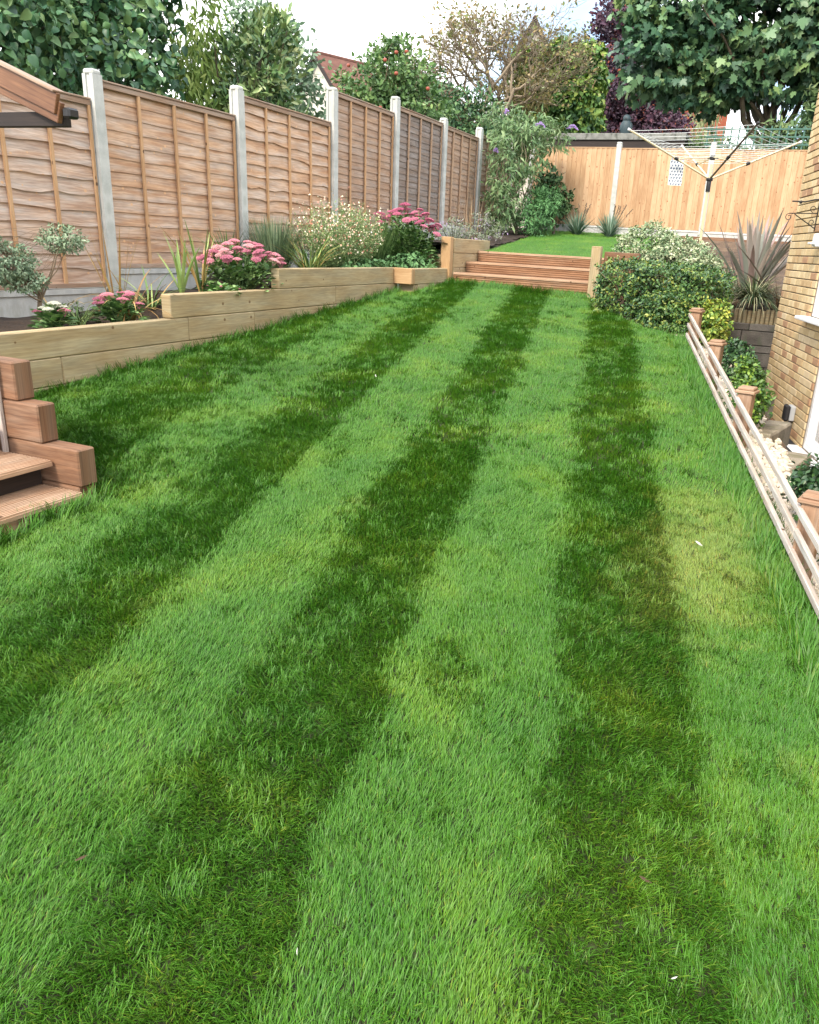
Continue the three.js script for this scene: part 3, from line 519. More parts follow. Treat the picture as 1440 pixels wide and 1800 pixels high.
  mesh('back_box', cbox(0.13, 0.15, 0.05, 0.008), plain([0.38, 0.4, 0.42], 0.5), so, V(0, 0.075, 0.027)); mesh('cover', cbox(0.12, 0.16, 0.045, 0.016), M.dark, so, V(0, 0.075, 0.076)); mesh('cable_gland', rod(V(0, -0.03, 0.025), V(0, 0.005, 0.025), 0.012), M.dark, so);
  const ve = thing('wall_vent', 'small white vent box high on the brick wall above the upper window sill', 'vent', V(1.22, 1.86, 0).applyMatrix4(h.matrixWorld), -77.08 * D2R);
  mesh('case', cbox(0.14, 0.12, 0.08, 0.01), M.white, ve, V(0.12, 0.06, 0.042)); mesh('flap', cbox(0.12, 0.02, 0.05, 0.005), M.white, ve, V(0.12, 0.03, 0.1));
  // iron hanging brackets
  const br = thing('hanging_bracket', 'black wrought iron scroll bracket fixed to the house wall', 'bracket', V(0.95, 2.02, 0).applyMatrix4(h.matrixWorld), -77.08 * D2R);
  const curl = (c, r0, a0, turns, sgn, z) => { const p = []; for (let i = 0; i <= 14; i++) { const a = a0 + sgn * i / 14 * turns * 6.283, rr = r0 * (1 - 0.6 * i / 14); p.push(V(0, c[1] + Math.sin(a) * rr, c[0] + Math.cos(a) * rr)); } return tube(p, p.map(() => 0.004), 5); };
  mesh('back_plate', cbox(0.02, 0.27, 0.008, 0.002, 1), M.iron, br, V(0, 0.13, 0.006)); mesh('arm', rod(V(0, 0.16, 0.01), V(0, 0.15, 0.27), 0.005), M.iron, br); mesh('brace', rod(V(0, 0.02, 0.01), V(0, 0.145, 0.22), 0.005), M.iron, br);
  mesh('scroll', curl([0.27, 0.115], 0.035, Math.PI / 2, 1.1, -1), M.iron, br); mesh('scroll', curl([0.05, 0.2], 0.032, -Math.PI / 2, 1, 1), M.iron, br); mesh('scroll', curl([0.045, 0.075], 0.03, -Math.PI / 2, 1, 1), M.iron, br);
  const b2 = thing('bracket_rod', 'dark crooked iron rod reaching from the house wall above the scroll bracket', 'bracket', V(1.15, 2.26, 0).applyMatrix4(h.matrixWorld), -77.08 * D2R);
  mesh('rod', tube([V(0, 0.04, 0), V(0, 0.03, 0.1), V(-0.02, 0.01, 0.18), V(-0.03, 0.012, 0.3)], [0.008, 0.008, 0.007, 0.007], 6, true), M.iron, b2); mesh('knob', new THREE.SphereGeometry(0.016, 10, 8), M.iron, b2, V(-0.022, 0.006, 0.22));
}

// ---------------------------------------------------------------- washing line
{
  const c = P(12.75, 1.39, terraceY(12.75)), t = thing('rotary_washing_line', 'open rotary washing line with four arms standing before the back fence', 'washing line', c);
  const alu = plain([0.6, 0.55, 0.34], 0.4, 0.1), bl = M.dark, yh = 2.80 - c.y, tipY = 3.38 - c.y, R = 1.3, th = 0.5;
  mesh('ground_socket', rod(V(0, -0.05, 0), V(0, 0.15, 0), 0.03), bl, t); mesh('pole', rod(V(0, 0.1, 0), V(0, 3.0 - c.y, 0), 0.02, 10), alu, t);
  mesh('hub', merge([rod(V(0, yh - 0.17, 0), V(0, yh - 0.02, 0), 0.033, 12), rod(V(0, yh - 0.02, 0), V(0, yh + 0.02, 0), 0.05, 8)]), bl, t);
  mesh('top_hub', merge([rod(V(0, yh + 0.26, 0), V(0, yh + 0.32, 0), 0.035, 12), cbox(0.16, 0.025, 0.03, 0.004).translate(0, yh + 0.29, 0)]), bl, t);
  const dir = k => { const a = th + k * Math.PI / 2; return V(-Math.sin(a), 0, -Math.cos(a)); };
  const on = (k, f) => dir(k).multiplyScalar(R * f).add(V(0, mix(yh, tipY, f), 0));
  const arm = plain([0.7, 0.62, 0.42], 0.4, 0.2), armDark = plain([0.1, 0.08, 0.05], 0.5, 0.2);
  for (let k = 0; k < 4; k++) {
    const a = mesh('arm', rod(on(k, 0.03), on(k, 1), 0.0145, 8), k === 2 ? armDark : arm, t);
    mesh('end_cap', rod(on(k, 0.985), on(k, 1.01), 0.019, 8), k === 2 ? bl : M.white, a);
    mesh('strut', rod(V(0, yh + 0.29, 0).add(dir(k).multiplyScalar(0.05)), on(k, 0.42), 0.009, 6), arm, t);
    mesh('strut_clamp', rod(on(k, 0.4), on(k, 0.44), 0.024, 8), bl, t);
  }
  const cord = plain([0.72, 0.76, 0.76], 0.6);
  for (let q = 0; q < 9; q++) for (let k = 0; k < 4; k++) { const f = 0.46 + q * 0.064, a = on(k, f), b = on((k + 1) % 4, f), m = a.clone().add(b).multiplyScalar(0.5); m.y -= 0.012; mesh('line', tube([a, m, b], [0.0032, 0.0032, 0.0032], 5), cord, t); }
  // patterned cloth pegged to a line
  const cv = document.createElement('canvas'); cv.width = 128; cv.height = 192; const x = cv.getContext('2d'); x.fillStyle = '#eceff2'; x.fillRect(0, 0, 128, 192); x.fillStyle = '#5c6c84';
  const r = rand(3); for (let j = 0; j < 8; j++) for (let i = 0; i < 5; i++) { x.beginPath(); x.ellipse(14 + i * 26 + (j % 2) * 12, 14 + j * 24, 6 + r() * 2, 8 + r() * 2, 0.5, 0, 6.3); x.fill(); }
  const tex = new THREE.CanvasTexture(cv); tex.colorSpace = THREE.SRGBColorSpace;
  const g = new THREE.PlaneGeometry(0.2, 0.34, 8, 10), p = g.attributes.position; for (let i = 0; i < p.count; i++) p.setZ(i, 0.012 * Math.sin(p.getX(i) * 30 + p.getY(i) * 6) + 0.01 * (0.5 - p.getY(i))); g.computeVertexNormals();
  const hang = on(0, 0.46).lerp(on(1, 0.46), 0.8);
  const cl = thing('cloth', 'small white cloth with grey blue spots hanging from the washing line', 'cloth', hang.clone().add(c).add(V(0, -0.4, 0)), 0.35);
  mesh('fabric', g, new THREE.MeshStandardMaterial({ map: tex, roughness: 0.9, side: THREE.DoubleSide }), cl, V(0, 0.2, 0));
  for (const dx of [-0.08, 0.08]) mesh('peg', cbox(0.012, 0.05, 0.012, 0.002), plain([0.2, 0.35, 0.6], 0.5), cl, V(dx, 0.385, 0));
}

// ---------------------------------------------------------------- shed and bird figure behind the back fence
{
  const t = thing('garden_shed', 'low dark shed with pale felt roof edge behind the back fence', 'shed', P(19.5, 4.3, 1.6)), r = rand(81);
  gbox('wall', M.darkTimber, t, 18.35, 18.4, 2.75, 5.75, 1.3, 4.02, 0.003, 0, r); gbox('wall', M.darkTimber, t, 20.6, 20.65, 2.75, 5.75, 1.3, 4.02, 0.003, 0, r); gbox('wall', M.darkTimber, t, 18.4, 20.6, 2.75, 2.8, 1.3, 4.02, 0.003, 2, r); gbox('wall', M.darkTimber, t, 18.4, 20.6, 5.7, 5.75, 1.3, 4.02, 0.003, 2, r);
  gbox('fascia', M.darkTimber, t, 18.24, 18.27, 2.6, 5.9, 3.86, 4.06, 0.003, 0, r);
  gbox('roof_edge', M.felt, t, 18.2, 18.235, 2.58, 5.92, 4.02, 4.15, 0.006, 0, r);
  gbox('roof', M.felt, t, 18.236, 20.8, 2.58, 5.92, 4.07, 4.145, 0.006, 0, r);
  const o = thing('bird_figure', 'dark blue green bird figure standing on the shed roof', 'figurine', P(18.5, 3.93, 4.145)), m = plain([0.035, 0.06, 0.07], 0.6);
  mesh('body', new THREE.LatheGeometry([[0.001, 0], [0.07, 0.0], [0.09, 0.03], [0.115, 0.1], [0.12, 0.18], [0.105, 0.25], [0.075, 0.29]].map(([x, y]) => new THREE.Vector2(x, y)), 20).scale(1, 1, 0.85), m, o);
  const hd = new THREE.SphereGeometry(0.085, 18, 14).scale(1, 0.95, 0.95); mesh('head', hd, m, o, V(0, 0.33, 0.005));
  mesh('beak', new THREE.ConeGeometry(0.018, 0.045, 8).rotateX(2.2), M.dark, o, V(0, 0.32, 0.09)); mesh('tail', cbox(0.08, 0.12, 0.03, 0.01, 1).rotateX(0.3), m, o, V(0, 0.05, -0.09));
  for (const k of [-1, 1]) mesh('wing', new THREE.SphereGeometry(0.1, 12, 10).scale(0.35, 1.1, 0.7), m, o, V(k * 0.1, 0.15, -0.01));
}

// ---------------------------------------------------------------- houses beyond
{
  const tile = stoneMat(51, { a: [128, 88, 74], b: [96, 62, 52], size: 2, scale: 0.4, bump: 0.02 }), render_ = stoneMat(52, { a: [226, 222, 212], b: [206, 200, 188], size: 2, scale: 0.4 }), brk = stoneMat(53, { a: [166, 92, 66], b: [126, 66, 46], size: 1, scale: 0.6 });
  function house(label, s, n, turn, W, D, eave, ridge, ground, gableWin) {
    const h = thing('house', label, 'house', P(s, n, ground), turn, 'houses beyond the gardens');
    const sh = new THREE.Shape(); sh.moveTo(-W / 2, 0); sh.lineTo(W / 2, 0); sh.lineTo(W / 2, eave); sh.lineTo(0, ridge); sh.lineTo(-W / 2, eave); sh.closePath();
    const g = new THREE.ExtrudeGeometry(sh, { depth: D, bevelEnabled: false }).translate(0, 0, -D); mesh('wall', g, render_, h);
    const L = Math.hypot(W / 2, ridge - eave), ang = Math.atan2(ridge - eave, W / 2);
    for (const k of [-1, 1]) {
      const m = mesh('roof_slope', cbox(L + 0.45, 0.12, D + 0.6, 0.02, 2), tile, h, V(k * (W / 4 + 0.08), (eave + ridge) / 2 + 0.02, -D / 2)); m.rotation.z = -k * ang; m.position.y += 0.02;
      const b = mesh('bargeboard', cbox(L + 0.42, 0.2, 0.05, 0.01, 0), M.darkTimber, h, V(k * (W / 4 + 0.06), (eave + ridge) / 2 - 0.04, 0.32)); b.rotation.z = -k * ang;
    }
    mesh('ridge_tiles', rod(V(0, ridge + 0.14, 0.3), V(0, ridge + 0.14, -D - 0.3), 0.12, 8), tile, h);
    if (gableWin) { const w = mesh('window', cbox(1.3, 1.3, 0.06, 0.01), M.white, h, V(0, eave - 0.4, 0.035)); mesh('pane', cbox(1.1, 1.1, 0.02, 0.004), plain([0.03, 0.035, 0.04], 0.1), w, V(0, 0, 0.035)); }
    return h;
  }
  house('far white gabled house with red tiled roof between the trees', 38.3, 24.3, -0.4, 6.5, 9, 5.4, 8.6, 1.8, false);
  house('far cream gabled house glimpsed behind the twiggy tree', 43, 14.4, 0.32, 2.6, 6, 8.6, 10.8, 1.8, false);
  const ch = thing('chimney_house', 'far house with red brick chimney rising behind the purple tree', 'house', P(41, 8.6, 1.8), 0.1);
  mesh('wall', new THREE.BoxGeometry(9, 7.2, 6).translate(0, 3.6, -3), brk, ch);
  const rf = mesh('roof', new THREE.CylinderGeometry(0.01, 6.5, 2.4, 4, 1).rotateY(Math.PI / 4).scale(1, 1, 0.7).translate(0, 8.4, -3), tile, ch);
  mesh('chimney', merge([cbox(1.0, 4.5, 0.7, 0.02, 1).translate(-0.75, 9.0, 0.3), cbox(1.2, 0.25, 0.9, 0.03).translate(-0.75, 11.3, 0.3)]), brk, rf);
}

// ---------------------------------------------------------------- leaves, crowns, plants
function leafGeo(rows, fold = 0.25, curl = 0.15) { // rows of [t, half width]; length 1 along +z, face +y
  const pos = [], idx = [];
  for (const [t, w] of rows) { const y = -curl * t * t; pos.push(-w, y + fold * w, t, 0, y, t, w, y + fold * w, t); }
  for (let i = 0; i < rows.length - 1; i++) for (let k = 0; k < 2; k++) { const a = i * 3 + k, b = a + 3; idx.push(a, b, a + 1, a + 1, b, b + 1); }
  const g = new THREE.BufferGeometry(); g.setAttribute('position', new THREE.Float32BufferAttribute(pos, 3)); g.setIndex(idx); g.computeVertexNormals(); return g;
}
function mapleGeo() {
  const pts = [[0, 0.0], [0.12, 0.06], [0.34, -0.04], [0.3, 0.14], [0.52, 0.26], [0.4, 0.36], [0.56, 0.6], [0.34, 0.56], [0.22, 0.56], [0.2, 0.8], [0, 1.02]], pos = [0, 0.0, 0.3], idx = [];
  const ring = pts.concat(pts.slice(1, -1).reverse().map(([x, z]) => [-x, z])); ring.forEach(([x, z]) => pos.push(x, -0.1 * (x * x + (z - 0.3) * (z - 0.3)) + 0.06 * Math.abs(x), z));
  for (let i = 0; i < ring.length; i++) idx.push(0, 1 + (i + 1) % ring.length, 1 + i);
  const g = new THREE.BufferGeometry(); g.setAttribute('position', new THREE.Float32BufferAttribute(pos, 3)); g.setIndex(idx); g.computeVertexNormals(); if (g.attributes.normal.getY(0) < 0) { const a = g.index.array; for (let i = 0; i < a.length; i += 3) [a[i], a[i + 1]] = [a[i + 1], a[i]]; g.computeVertexNormals(); } return g;
}
const G = {
  oval: leafGeo([[0, 0.02], [0.2, 0.2], [0.5, 0.29], [0.8, 0.17], [1, 0.0]]), round: leafGeo([[0, 0.1], [0.18, 0.34], [0.5, 0.42], [0.82, 0.25], [1, 0.0]], 0.5, 0.45), lance: leafGeo([[0, 0.02], [0.3, 0.13], [0.6, 0.12], [1, 0]], 0.3, 0.3),
  laurel: leafGeo([[0, 0.03], [0.3, 0.15], [0.65, 0.17], [1, 0]], 0.3, 0.12), tiny: leafGeo([[0, 0.05], [0.45, 0.24], [1, 0]], 0.3, 0.1), needle: leafGeo([[0, 0.04], [0.5, 0.05], [1, 0]], 0.2, 0.1), maple: mapleGeo(),
};
const lin = (h) => new THREE.Color(h); // sRGB hex to linear
const UPV = V(0, 1, 0);
function leafMatrix(pos, normal, dir, size) {
  const z = dir.clone().normalize(), x = normal.clone().cross(z); if (x.lengthSq() < 1e-6) x.set(1, 0, 0); x.normalize(); const y = z.clone().cross(x);
  return new THREE.Matrix4().makeBasis(x.multiplyScalar(size), y.multiplyScalar(size), z.multiplyScalar(size)).setPosition(pos);
}
const rdir = r => { const z = r() * 2 - 1, a = r() * 6.2832, q = Math.sqrt(1 - z * z); return V(q * Math.cos(a), z, q * Math.sin(a)); };
// clumps of leaves spread through ellipsoid lobes [[center, rx, ry, rz], ...] in local metres
function crownLeaves(o) {
  const { lobes, clumps, per, clumpR, size, r, shell = 0.45, droop = 0.2, up = 0.5, colors, box = false, jitter = 0.3, flat = 0.7 } = o, mats = [], cols = [], centers = [];
  const vol = lobes.map(([, a, b, c]) => Math.pow(a * b * c, 0.75)), tot = vol.reduce((a, b) => a + b, 0), c = new THREE.Color();
  for (let i = 0; i < clumps; i++) {
    let u = r() * tot, k = 0; while (k < lobes.length - 1 && u > vol[k]) u -= vol[k++];
    const [ct, a, b, d] = lobes[k]; let q = rdir(r);
    if (box) { const m = Math.max(Math.abs(q.x), Math.abs(q.y), Math.abs(q.z)); q.multiplyScalar(mix(1, 1 / m, box)); }
    const rad = 1 - (1 - shell) * Math.pow(r(), 1.6) + 0.06 * noise3(q.x * 2 + k, q.y * 2, q.z * 2) * 2;
    const cp = V(ct.x + q.x * a * rad, ct.y + q.y * b * rad, ct.z + q.z * d * rad); centers.push(cp);
    const out = V(q.x / a, q.y / b, q.z / d).normalize(), tone = r();
    for (let j = 0; j < per; j++) {
      const off = rdir(r).multiplyScalar(clumpR * Math.pow(r(), 0.5)); off.y *= flat;
      const p = cp.clone().add(off), dir = out.clone().multiplyScalar(0.6).add(rdir(r).multiplyScalar(0.8)).add(V(0, -droop, 0)), nm = UPV.clone().multiplyScalar(up).add(out.clone().multiplyScalar(0.5)).add(rdir(r).multiplyScalar(jitter + 0.25));
      mats.push(leafMatrix(p, nm, dir, size * (0.65 + 0.6 * r())));
      const pick = clamp(tone * 0.6 + r() * 0.5, 0, 0.999), f = pick * (colors.length - 1), i0 = Math.floor(f); c.copy(colors[i0]).lerp(colors[i0 + 1], f - i0); cols.push(c.clone());
    }
  }
  return { mats, cols, centers };
}
function instances(name, geo, mat, mats, cols, parent) {
  const im = new THREE.InstancedMesh(geo, mat, mats.length); mats.forEach((m, i) => im.setMatrixAt(i, m)); if (cols) cols.forEach((c, i) => im.setColorAt(i, c));
  im.name = name; im.castShadow = im.receiveShadow = true; im.userData.kind = 'stuff'; parent.add(im); return im;
}
// foliage as one mass, with the leaves nearest the camera as parts of their own
function foliage(parent, geo, mat, L, single = 0, name = 'crown') {
  if (single) {
    parent.updateMatrixWorld(true); const p = new THREE.Vector3();
    const order = L.mats.map((m, i) => { p.setFromMatrixPosition(m).applyMatrix4(parent.matrixWorld); return [inFrame(p, 0.99) ? p.distanceTo(camera.position) : 1e6, i]; }).sort((a, b) => a[0] - b[0]).slice(0, single).filter(x => x[0] < 1e5).map(x => x[1]);
    const set = new Set(order), shades = {};
    for (const i of order) { const c = L.cols[i], key = [c.r, c.g, c.b].map(x => Math.round(Math.log2(x + 0.002) * 3)).join(); const mt = shades[key] ||= (() => { const q = mat.clone(); q.color = c.clone(); return q; })(); const m = mesh('leaf', geo, mt, parent); m.matrixAutoUpdate = true; L.mats[i].decompose(m.position, m.quaternion, m.scale); }
    L = { mats: L.mats.filter((_, i) => !set.has(i)), cols: L.cols.filter((_, i) => !set.has(i)) };
  }
  return instances(name, geo, mat, L.mats, L.cols, parent);
}
// wandering limb
function limb(a, b, r0, r1, r, bend = 0.12, n = 6, seg = 6) { const pts = [], rad = [], L = a.distanceTo(b), o1 = rdir(r).multiplyScalar(L * bend), o2 = rdir(r).multiplyScalar(L * bend * 0.6); for (let i = 0; i <= n; i++) { const t = i / n; pts.push(a.clone().lerp(b, t).add(o1.clone().multiplyScalar(Math.sin(t * 3.14))).add(o2.clone().multiplyScalar(Math.sin(t * 6.28)))); rad.push(mix(r0, r1, t)); } return tube(pts, rad, seg); }
function tree({ name = 'tree', label, category = 'tree', group, base, fork, trunkR, lobes, geo, mat, bark = M.bark, branches = 14, single = 0, r, ...o }) {
  const t = thing(name, label, category, base, 0, group), L = crownLeaves({ lobes, r, ...o });
  mesh('trunk', limb(V(0, -0.2, 0), fork, trunkR, trunkR * 0.7, r, 0.04, 6, 9), bark, t);
  const bl = []; for (let i = 0; i < branches; i++) { const c = L.centers[Math.floor(r() * L.centers.length)], start = V(0, 0, 0).lerp(fork, 0.6 + 0.4 * r()); bl.push(limb(start, c, trunkR * (0.2 + 0.25 * r()), trunkR * 0.06, r)); }
  for (let i = 0; i < branches * 3; i++) { const a = L.centers[Math.floor(r() * L.centers.length)], b = L.centers[Math.floor(r() * L.centers.length)]; if (a.distanceTo(b) < 1.4) bl.push(limb(a, b, trunkR * 0.08, trunkR * 0.03, r, 0.15, 4, 4)); }
  if (bl.length) { const m = mesh('branches', merge(bl), bark, t); }
  foliage(t, geo, mat, L, single); return t;
}
const gY = (s, n) => -0.35 + 0.0975 * clamp(s, -6, 22) - 0.02 * clamp(4.8 - n, -10, 10);
const Gp = (s, n) => P(s, n, gY(s, n));
const loc = (base, s, n, y, a, b, c) => [P(s, n, y).sub(base), b, c, a]; // radii given along s, n(=x), y

// ---- trees beyond the fences
{
  let b, r;
  const C = (...h) => h.map(lin);
  b = Gp(7.4, 8.7); r = rand(101);
  tree({ label: 'large leaved dark green tree hanging over the fence at the upper left', base: b, fork: P(7.7, 8.3, 3.4).sub(b), trunkR: 0.12, r, geo: G.round, mat: M.leafGloss, single: 220, clumps: 760, per: 17, clumpR: 0.27, size: 0.095, droop: 0.55, up: 0.35, flat: 1.1, jitter: 0.7,
    lobes: [loc(b, 6.6, 8.6, 4.4, 1.2, 1.1, 1.5), loc(b, 7.6, 8.2, 4.5, 0.9, 0.8, 1.5), loc(b, 8.0, 7.7, 3.8, 0.6, 0.55, 0.9), loc(b, 7.3, 7.4, 3.4, 0.6, 0.5, 0.6), loc(b, 8.0, 8.0, 4.9, 0.7, 0.5, 0.8), loc(b, 6.2, 7.6, 3.5, 0.8, 0.6, 0.7), loc(b, 8.1, 7.6, 4.9, 0.6, 0.5, 0.6)], colors: C('#27483a', '#33593f', '#416a44', '#5a8050', '#7a965c'), branches: 16 });
  b = Gp(9.0, 7.7); r = rand(102);
  tree({ label: 'light green climber with narrow drooping leaves left of the laurel', category: 'climber', name: 'climbing_shrub', base: b, fork: P(9.0, 7.6, 3.0).sub(b), trunkR: 0.05, r, geo: G.lance, mat: M.leaf, clumps: 150, per: 16, clumpR: 0.2, size: 0.12, droop: 1.0, up: 0.2, flat: 1.3,
    lobes: [loc(b, 8.9, 7.4, 4.1, 0.35, 0.3, 1.0), loc(b, 9.1, 7.6, 3.3, 0.5, 0.4, 0.6), loc(b, 8.8, 7.25, 5.0, 0.3, 0.25, 0.45)], colors: C('#4c6b30', '#6b8a3c', '#86a04c', '#a3b466'), branches: 6 });
  b = Gp(10, 7.3); r = rand(103);
  tree({ label: 'glossy laurel like shrub with upright leaf rosettes above the fence', category: 'shrub', name: 'laurel_shrub', base: b, fork: P(10, 7.3, 2.6).sub(b), trunkR: 0.09, r, geo: G.laurel, mat: M.leafGloss, single: 200, clumps: 380, per: 13, clumpR: 0.13, size: 0.12, droop: -0.5, up: 0.45, flat: 1,
    lobes: [loc(b, 9.6, 7.35, 3.6, 0.6, 0.6, 0.75), loc(b, 9.9, 7.1, 3.85, 0.55, 0.5, 0.62), loc(b, 10.2, 7.1, 3.1, 0.5, 0.42, 0.55), loc(b, 9.5, 7.3, 3.0, 0.5, 0.5, 0.6), loc(b, 9.9, 7.1, 4.25, 0.35, 0.4, 0.25), loc(b, 10.15, 6.95, 4.3, 0.12, 0.14, 0.38)], colors: C('#2f4e38', '#43663f', '#62824c', '#8ca266', '#b2bc88'), branches: 18 });
  b = Gp(24, 17.5); r = rand(104);
  tree({ label: 'pale blue green tree far behind the laurel like shrub', base: b, fork: P(24, 17.5, 5).sub(b), trunkR: 0.2, r, geo: G.oval, mat: M.leaf, clumps: 220, per: 18, clumpR: 0.5, size: 0.2, lobes: [loc(b, 24, 17.5, 7.0, 1.6, 1.6, 2.0), loc(b, 24.5, 16.6, 6.3, 1.2, 1.0, 1.4)], colors: C('#546e58', '#6c8668', '#86a07e'), branches: 12 });
  b = Gp(16, 8.5); r = rand(105);
  const ap = tree({ label: 'apple tree with red fruit above the fence beside the tiled gable', name: 'apple_tree', base: b, fork: P(16, 8.5, 3.4).sub(b), trunkR: 0.12, r, geo: G.oval, mat: M.leaf, clumps: 420, per: 14, clumpR: 0.2, size: 0.11, lobes: [loc(b, 15.7, 8.8, 4.5, 0.8, 0.75, 0.7), loc(b, 16.1, 8.3, 4.9, 0.8, 0.75, 0.7), loc(b, 16.2, 7.9, 4.2, 0.8, 0.7, 0.75), loc(b, 15.9, 8.4, 5.4, 0.3, 0.4, 0.25)], colors: C('#33542c', '#456a34', '#5f8444', '#86a05c'), branches: 16 });
  const apple = new THREE.LatheGeometry([[0.001, 0.012], [0.012, 0.002], [0.03, 0.008], [0.042, 0.035], [0.038, 0.06], [0.02, 0.072], [0.001, 0.062]].map(([x, y]) => new THREE.Vector2(x, y)), 12), red = plain([0.3, 0.07, 0.04], 0.5);
  for (let i = 0; i < 14; i++) { const d = rdir(r); const m = mesh('apple', apple, red, ap, P(16 - Math.abs(d.z) * 1.0, 8.35 + d.x * 1.15, 4.6 + d.y * 0.75).sub(b)); m.scale.setScalar(0.95); }
  b = Gp(18.5, 8.0); r = rand(106);
  tree({ label: 'dense dark green shrub between the apple tree and the twiggy tree', category: 'shrub', name: 'dense_shrub', base: b, fork: P(18.5, 8, 2.8).sub(b), trunkR: 0.1, r, geo: G.laurel, mat: M.leafSoft, clumps: 420, per: 14, clumpR: 0.2, size: 0.13, lobes: [loc(b, 18.3, 8.4, 4.5, 0.8, 0.7, 0.85), loc(b, 18.8, 7.6, 4.3, 0.8, 0.8, 0.9), loc(b, 19, 7.1, 3.8, 0.7, 0.6, 0.8)], colors: C('#274630', '#36593a', '#4a7044', '#648452'), branches: 10 });
  // bare twiggy tree
  b = Gp(22.4, 8.7); r = rand(107);
  const tw = thing('twiggy_tree', 'half bare brown twiggy tree with thin tangled branches against the sky', 'tree', b), parts = [], fine = [], tips = [];
  const grow = (p, d, len, rad, depth) => { const e = p.clone().add(d.clone().multiplyScalar(len)).add(V(0, -0.03 * len * (depth > 2 ? 1 : 0), 0)); (depth > 2 ? fine : parts).push(limb(p, e, rad, rad * 0.6, r, 0.1, depth > 2 ? 3 : 5, depth > 2 ? 3 : 6)); if (depth >= 5) { tips.push(e); return; } const k = depth < 2 ? 6 : 4; for (let i = 0; i < k; i++) { const nd = d.clone().add(rdir(r).multiplyScalar(depth < 2 ? 0.95 : 0.85)).normalize(); if (nd.y < -0.35) nd.y *= -0.5; grow(p.clone().lerp(e, 0.55 + 0.45 * r()), nd, len * (0.62 + 0.22 * r()), rad * 0.56, depth + 1); } if (depth > 3) tips.push(e); };
  mesh('trunk', limb(V(0, -0.2, 0), V(0, 3.0, 0), 0.13, 0.1, r, 0.03, 5, 8), M.bark, tw);
  for (const [x, z] of [[-0.5, 0.2], [0.6, 0.1], [0.1, -0.3], [0.15, 0.3]]) grow(V(0, 2.6, 0), V(x, 1, z).normalize(), 1.55, 0.07, 1);
  mesh('branches', merge(parts), M.twigPale, tw); const fm = mesh('twigs', merge(fine), M.twigPale, tw); fm.userData.kind = 'stuff';
  { const mats = [], cols = [], pal = C('#8a7a4e', '#7d8448', '#9c8a5e', '#6f7a44'); for (const p of tips) for (let i = 0; i < 2; i++) if (r() < 0.75) { mats.push(leafMatrix(p.clone().add(rdir(r).multiplyScalar(0.12)), rdir(r).add(UPV), rdir(r), 0.07 + 0.06 * r())); cols.push(pal[Math.floor(r() * 4)]); } instances('crown', G.oval, M.leaf, mats, cols, tw); }
  b = Gp(22.8, 8.1); r = rand(117);
  tree({ label: 'straw brown climber tangle at the foot of the twiggy tree', category: 'climber', name: 'climbing_shrub', base: b, fork: P(22.8, 8.1, 3.6).sub(b), trunkR: 0.06, r, geo: G.lance, mat: M.leaf, clumps: 260, per: 12, clumpR: 0.22, size: 0.13, droop: 0.7, lobes: [loc(b, 22.6, 8.6, 5.3, 0.5, 0.7, 0.8), loc(b, 22.9, 7.6, 5.9, 0.5, 0.8, 0.6), loc(b, 22.4, 9.2, 4.9, 0.5, 0.7, 0.7)], colors: C('#6d6a38', '#84784a', '#978a58', '#5c6a36'), branches: 20, bark: M.twigPale });
  b = Gp(25, 7.5); r = rand(108);
  tree({ label: 'tall clipped green hedge block behind the shed', category: 'hedge', name: 'tall_hedge', base: b, fork: P(25, 7.5, 4).sub(b), trunkR: 0.12, r, geo: G.round, mat: M.leafSoft, clumps: 1300, per: 16, clumpR: 0.22, size: 0.14, shell: 0.75, box: 0.75, lobes: [loc(b, 25, 7.55, 5.7, 0.9, 1.2, 1.6), loc(b, 25.1, 6.9, 6.0, 0.8, 0.65, 1.3)], colors: C('#24452a', '#365c2e', '#56803a', '#86a048', '#a9b85c'), branches: 8 });
  b = Gp(29.3, 5.9); r = rand(109);
  tree({ label: 'dark purple leaved tree between the clipped hedge and the maple', name: 'purple_tree', base: b, fork: P(29.3, 5.9, 4).sub(b), trunkR: 0.16, r, geo: G.oval, mat: M.leaf, clumps: 820, per: 16, clumpR: 0.32, size: 0.15, lobes: [loc(b, 29, 6.8, 7.4, 1.2, 1.2, 1.9), loc(b, 29.4, 5.6, 6.8, 1.2, 1.2, 1.7), loc(b, 29.2, 5.0, 5.6, 1.1, 1.0, 1.1), loc(b, 29.2, 6.9, 5.6, 1, 0.9, 1.2), loc(b, 29, 6.9, 9.1, 0.8, 0.7, 0.7)], colors: C('#271a2c', '#382238', '#4c2c44', '#6a3c4c'), branches: 20, bark: M.darkTimber });
  b = Gp(20.2, 0.6); r = rand(110);
  tree({ label: 'big dark green maple with lobed leaves over the back fence at the upper right', name: 'maple_tree', base: b, fork: P(20, 1.0, 4.6).sub(b), trunkR: 0.2, r, geo: G.maple, mat: M.leafGloss, single: 300, clumps: 660, per: 26, clumpR: 0.48, size: 0.18, droop: 0.6, up: 0.6, flat: 0.32, shell: 0.4, jitter: 0.45,
    lobes: [loc(b, 19.3, 3.4, 5.7, 0.9, 0.95, 0.85), loc(b, 19.5, 2.6, 6.5, 1.1, 1.2, 1.3), loc(b, 19.7, 1.2, 6.3, 1.2, 1.4, 1.3), loc(b, 19.8, -0.2, 6.4, 1.2, 1.2, 1.5), loc(b, 19.4, 3.7, 6.9, 0.8, 0.8, 0.6), loc(b, 20, 1.4, 8.2, 1.4, 2.2, 1.2), loc(b, 19.6, -0.1, 5.0, 0.7, 0.5, 0.7), loc(b, 19.4, 2.4, 5.3, 0.7, 0.9, 0.5)], colors: C('#213c32', '#2e4e3a', '#3f6346', '#5c7e54', '#7a9058'), branches: 18 });
  b = Gp(18.7, 1.2); r = rand(111);
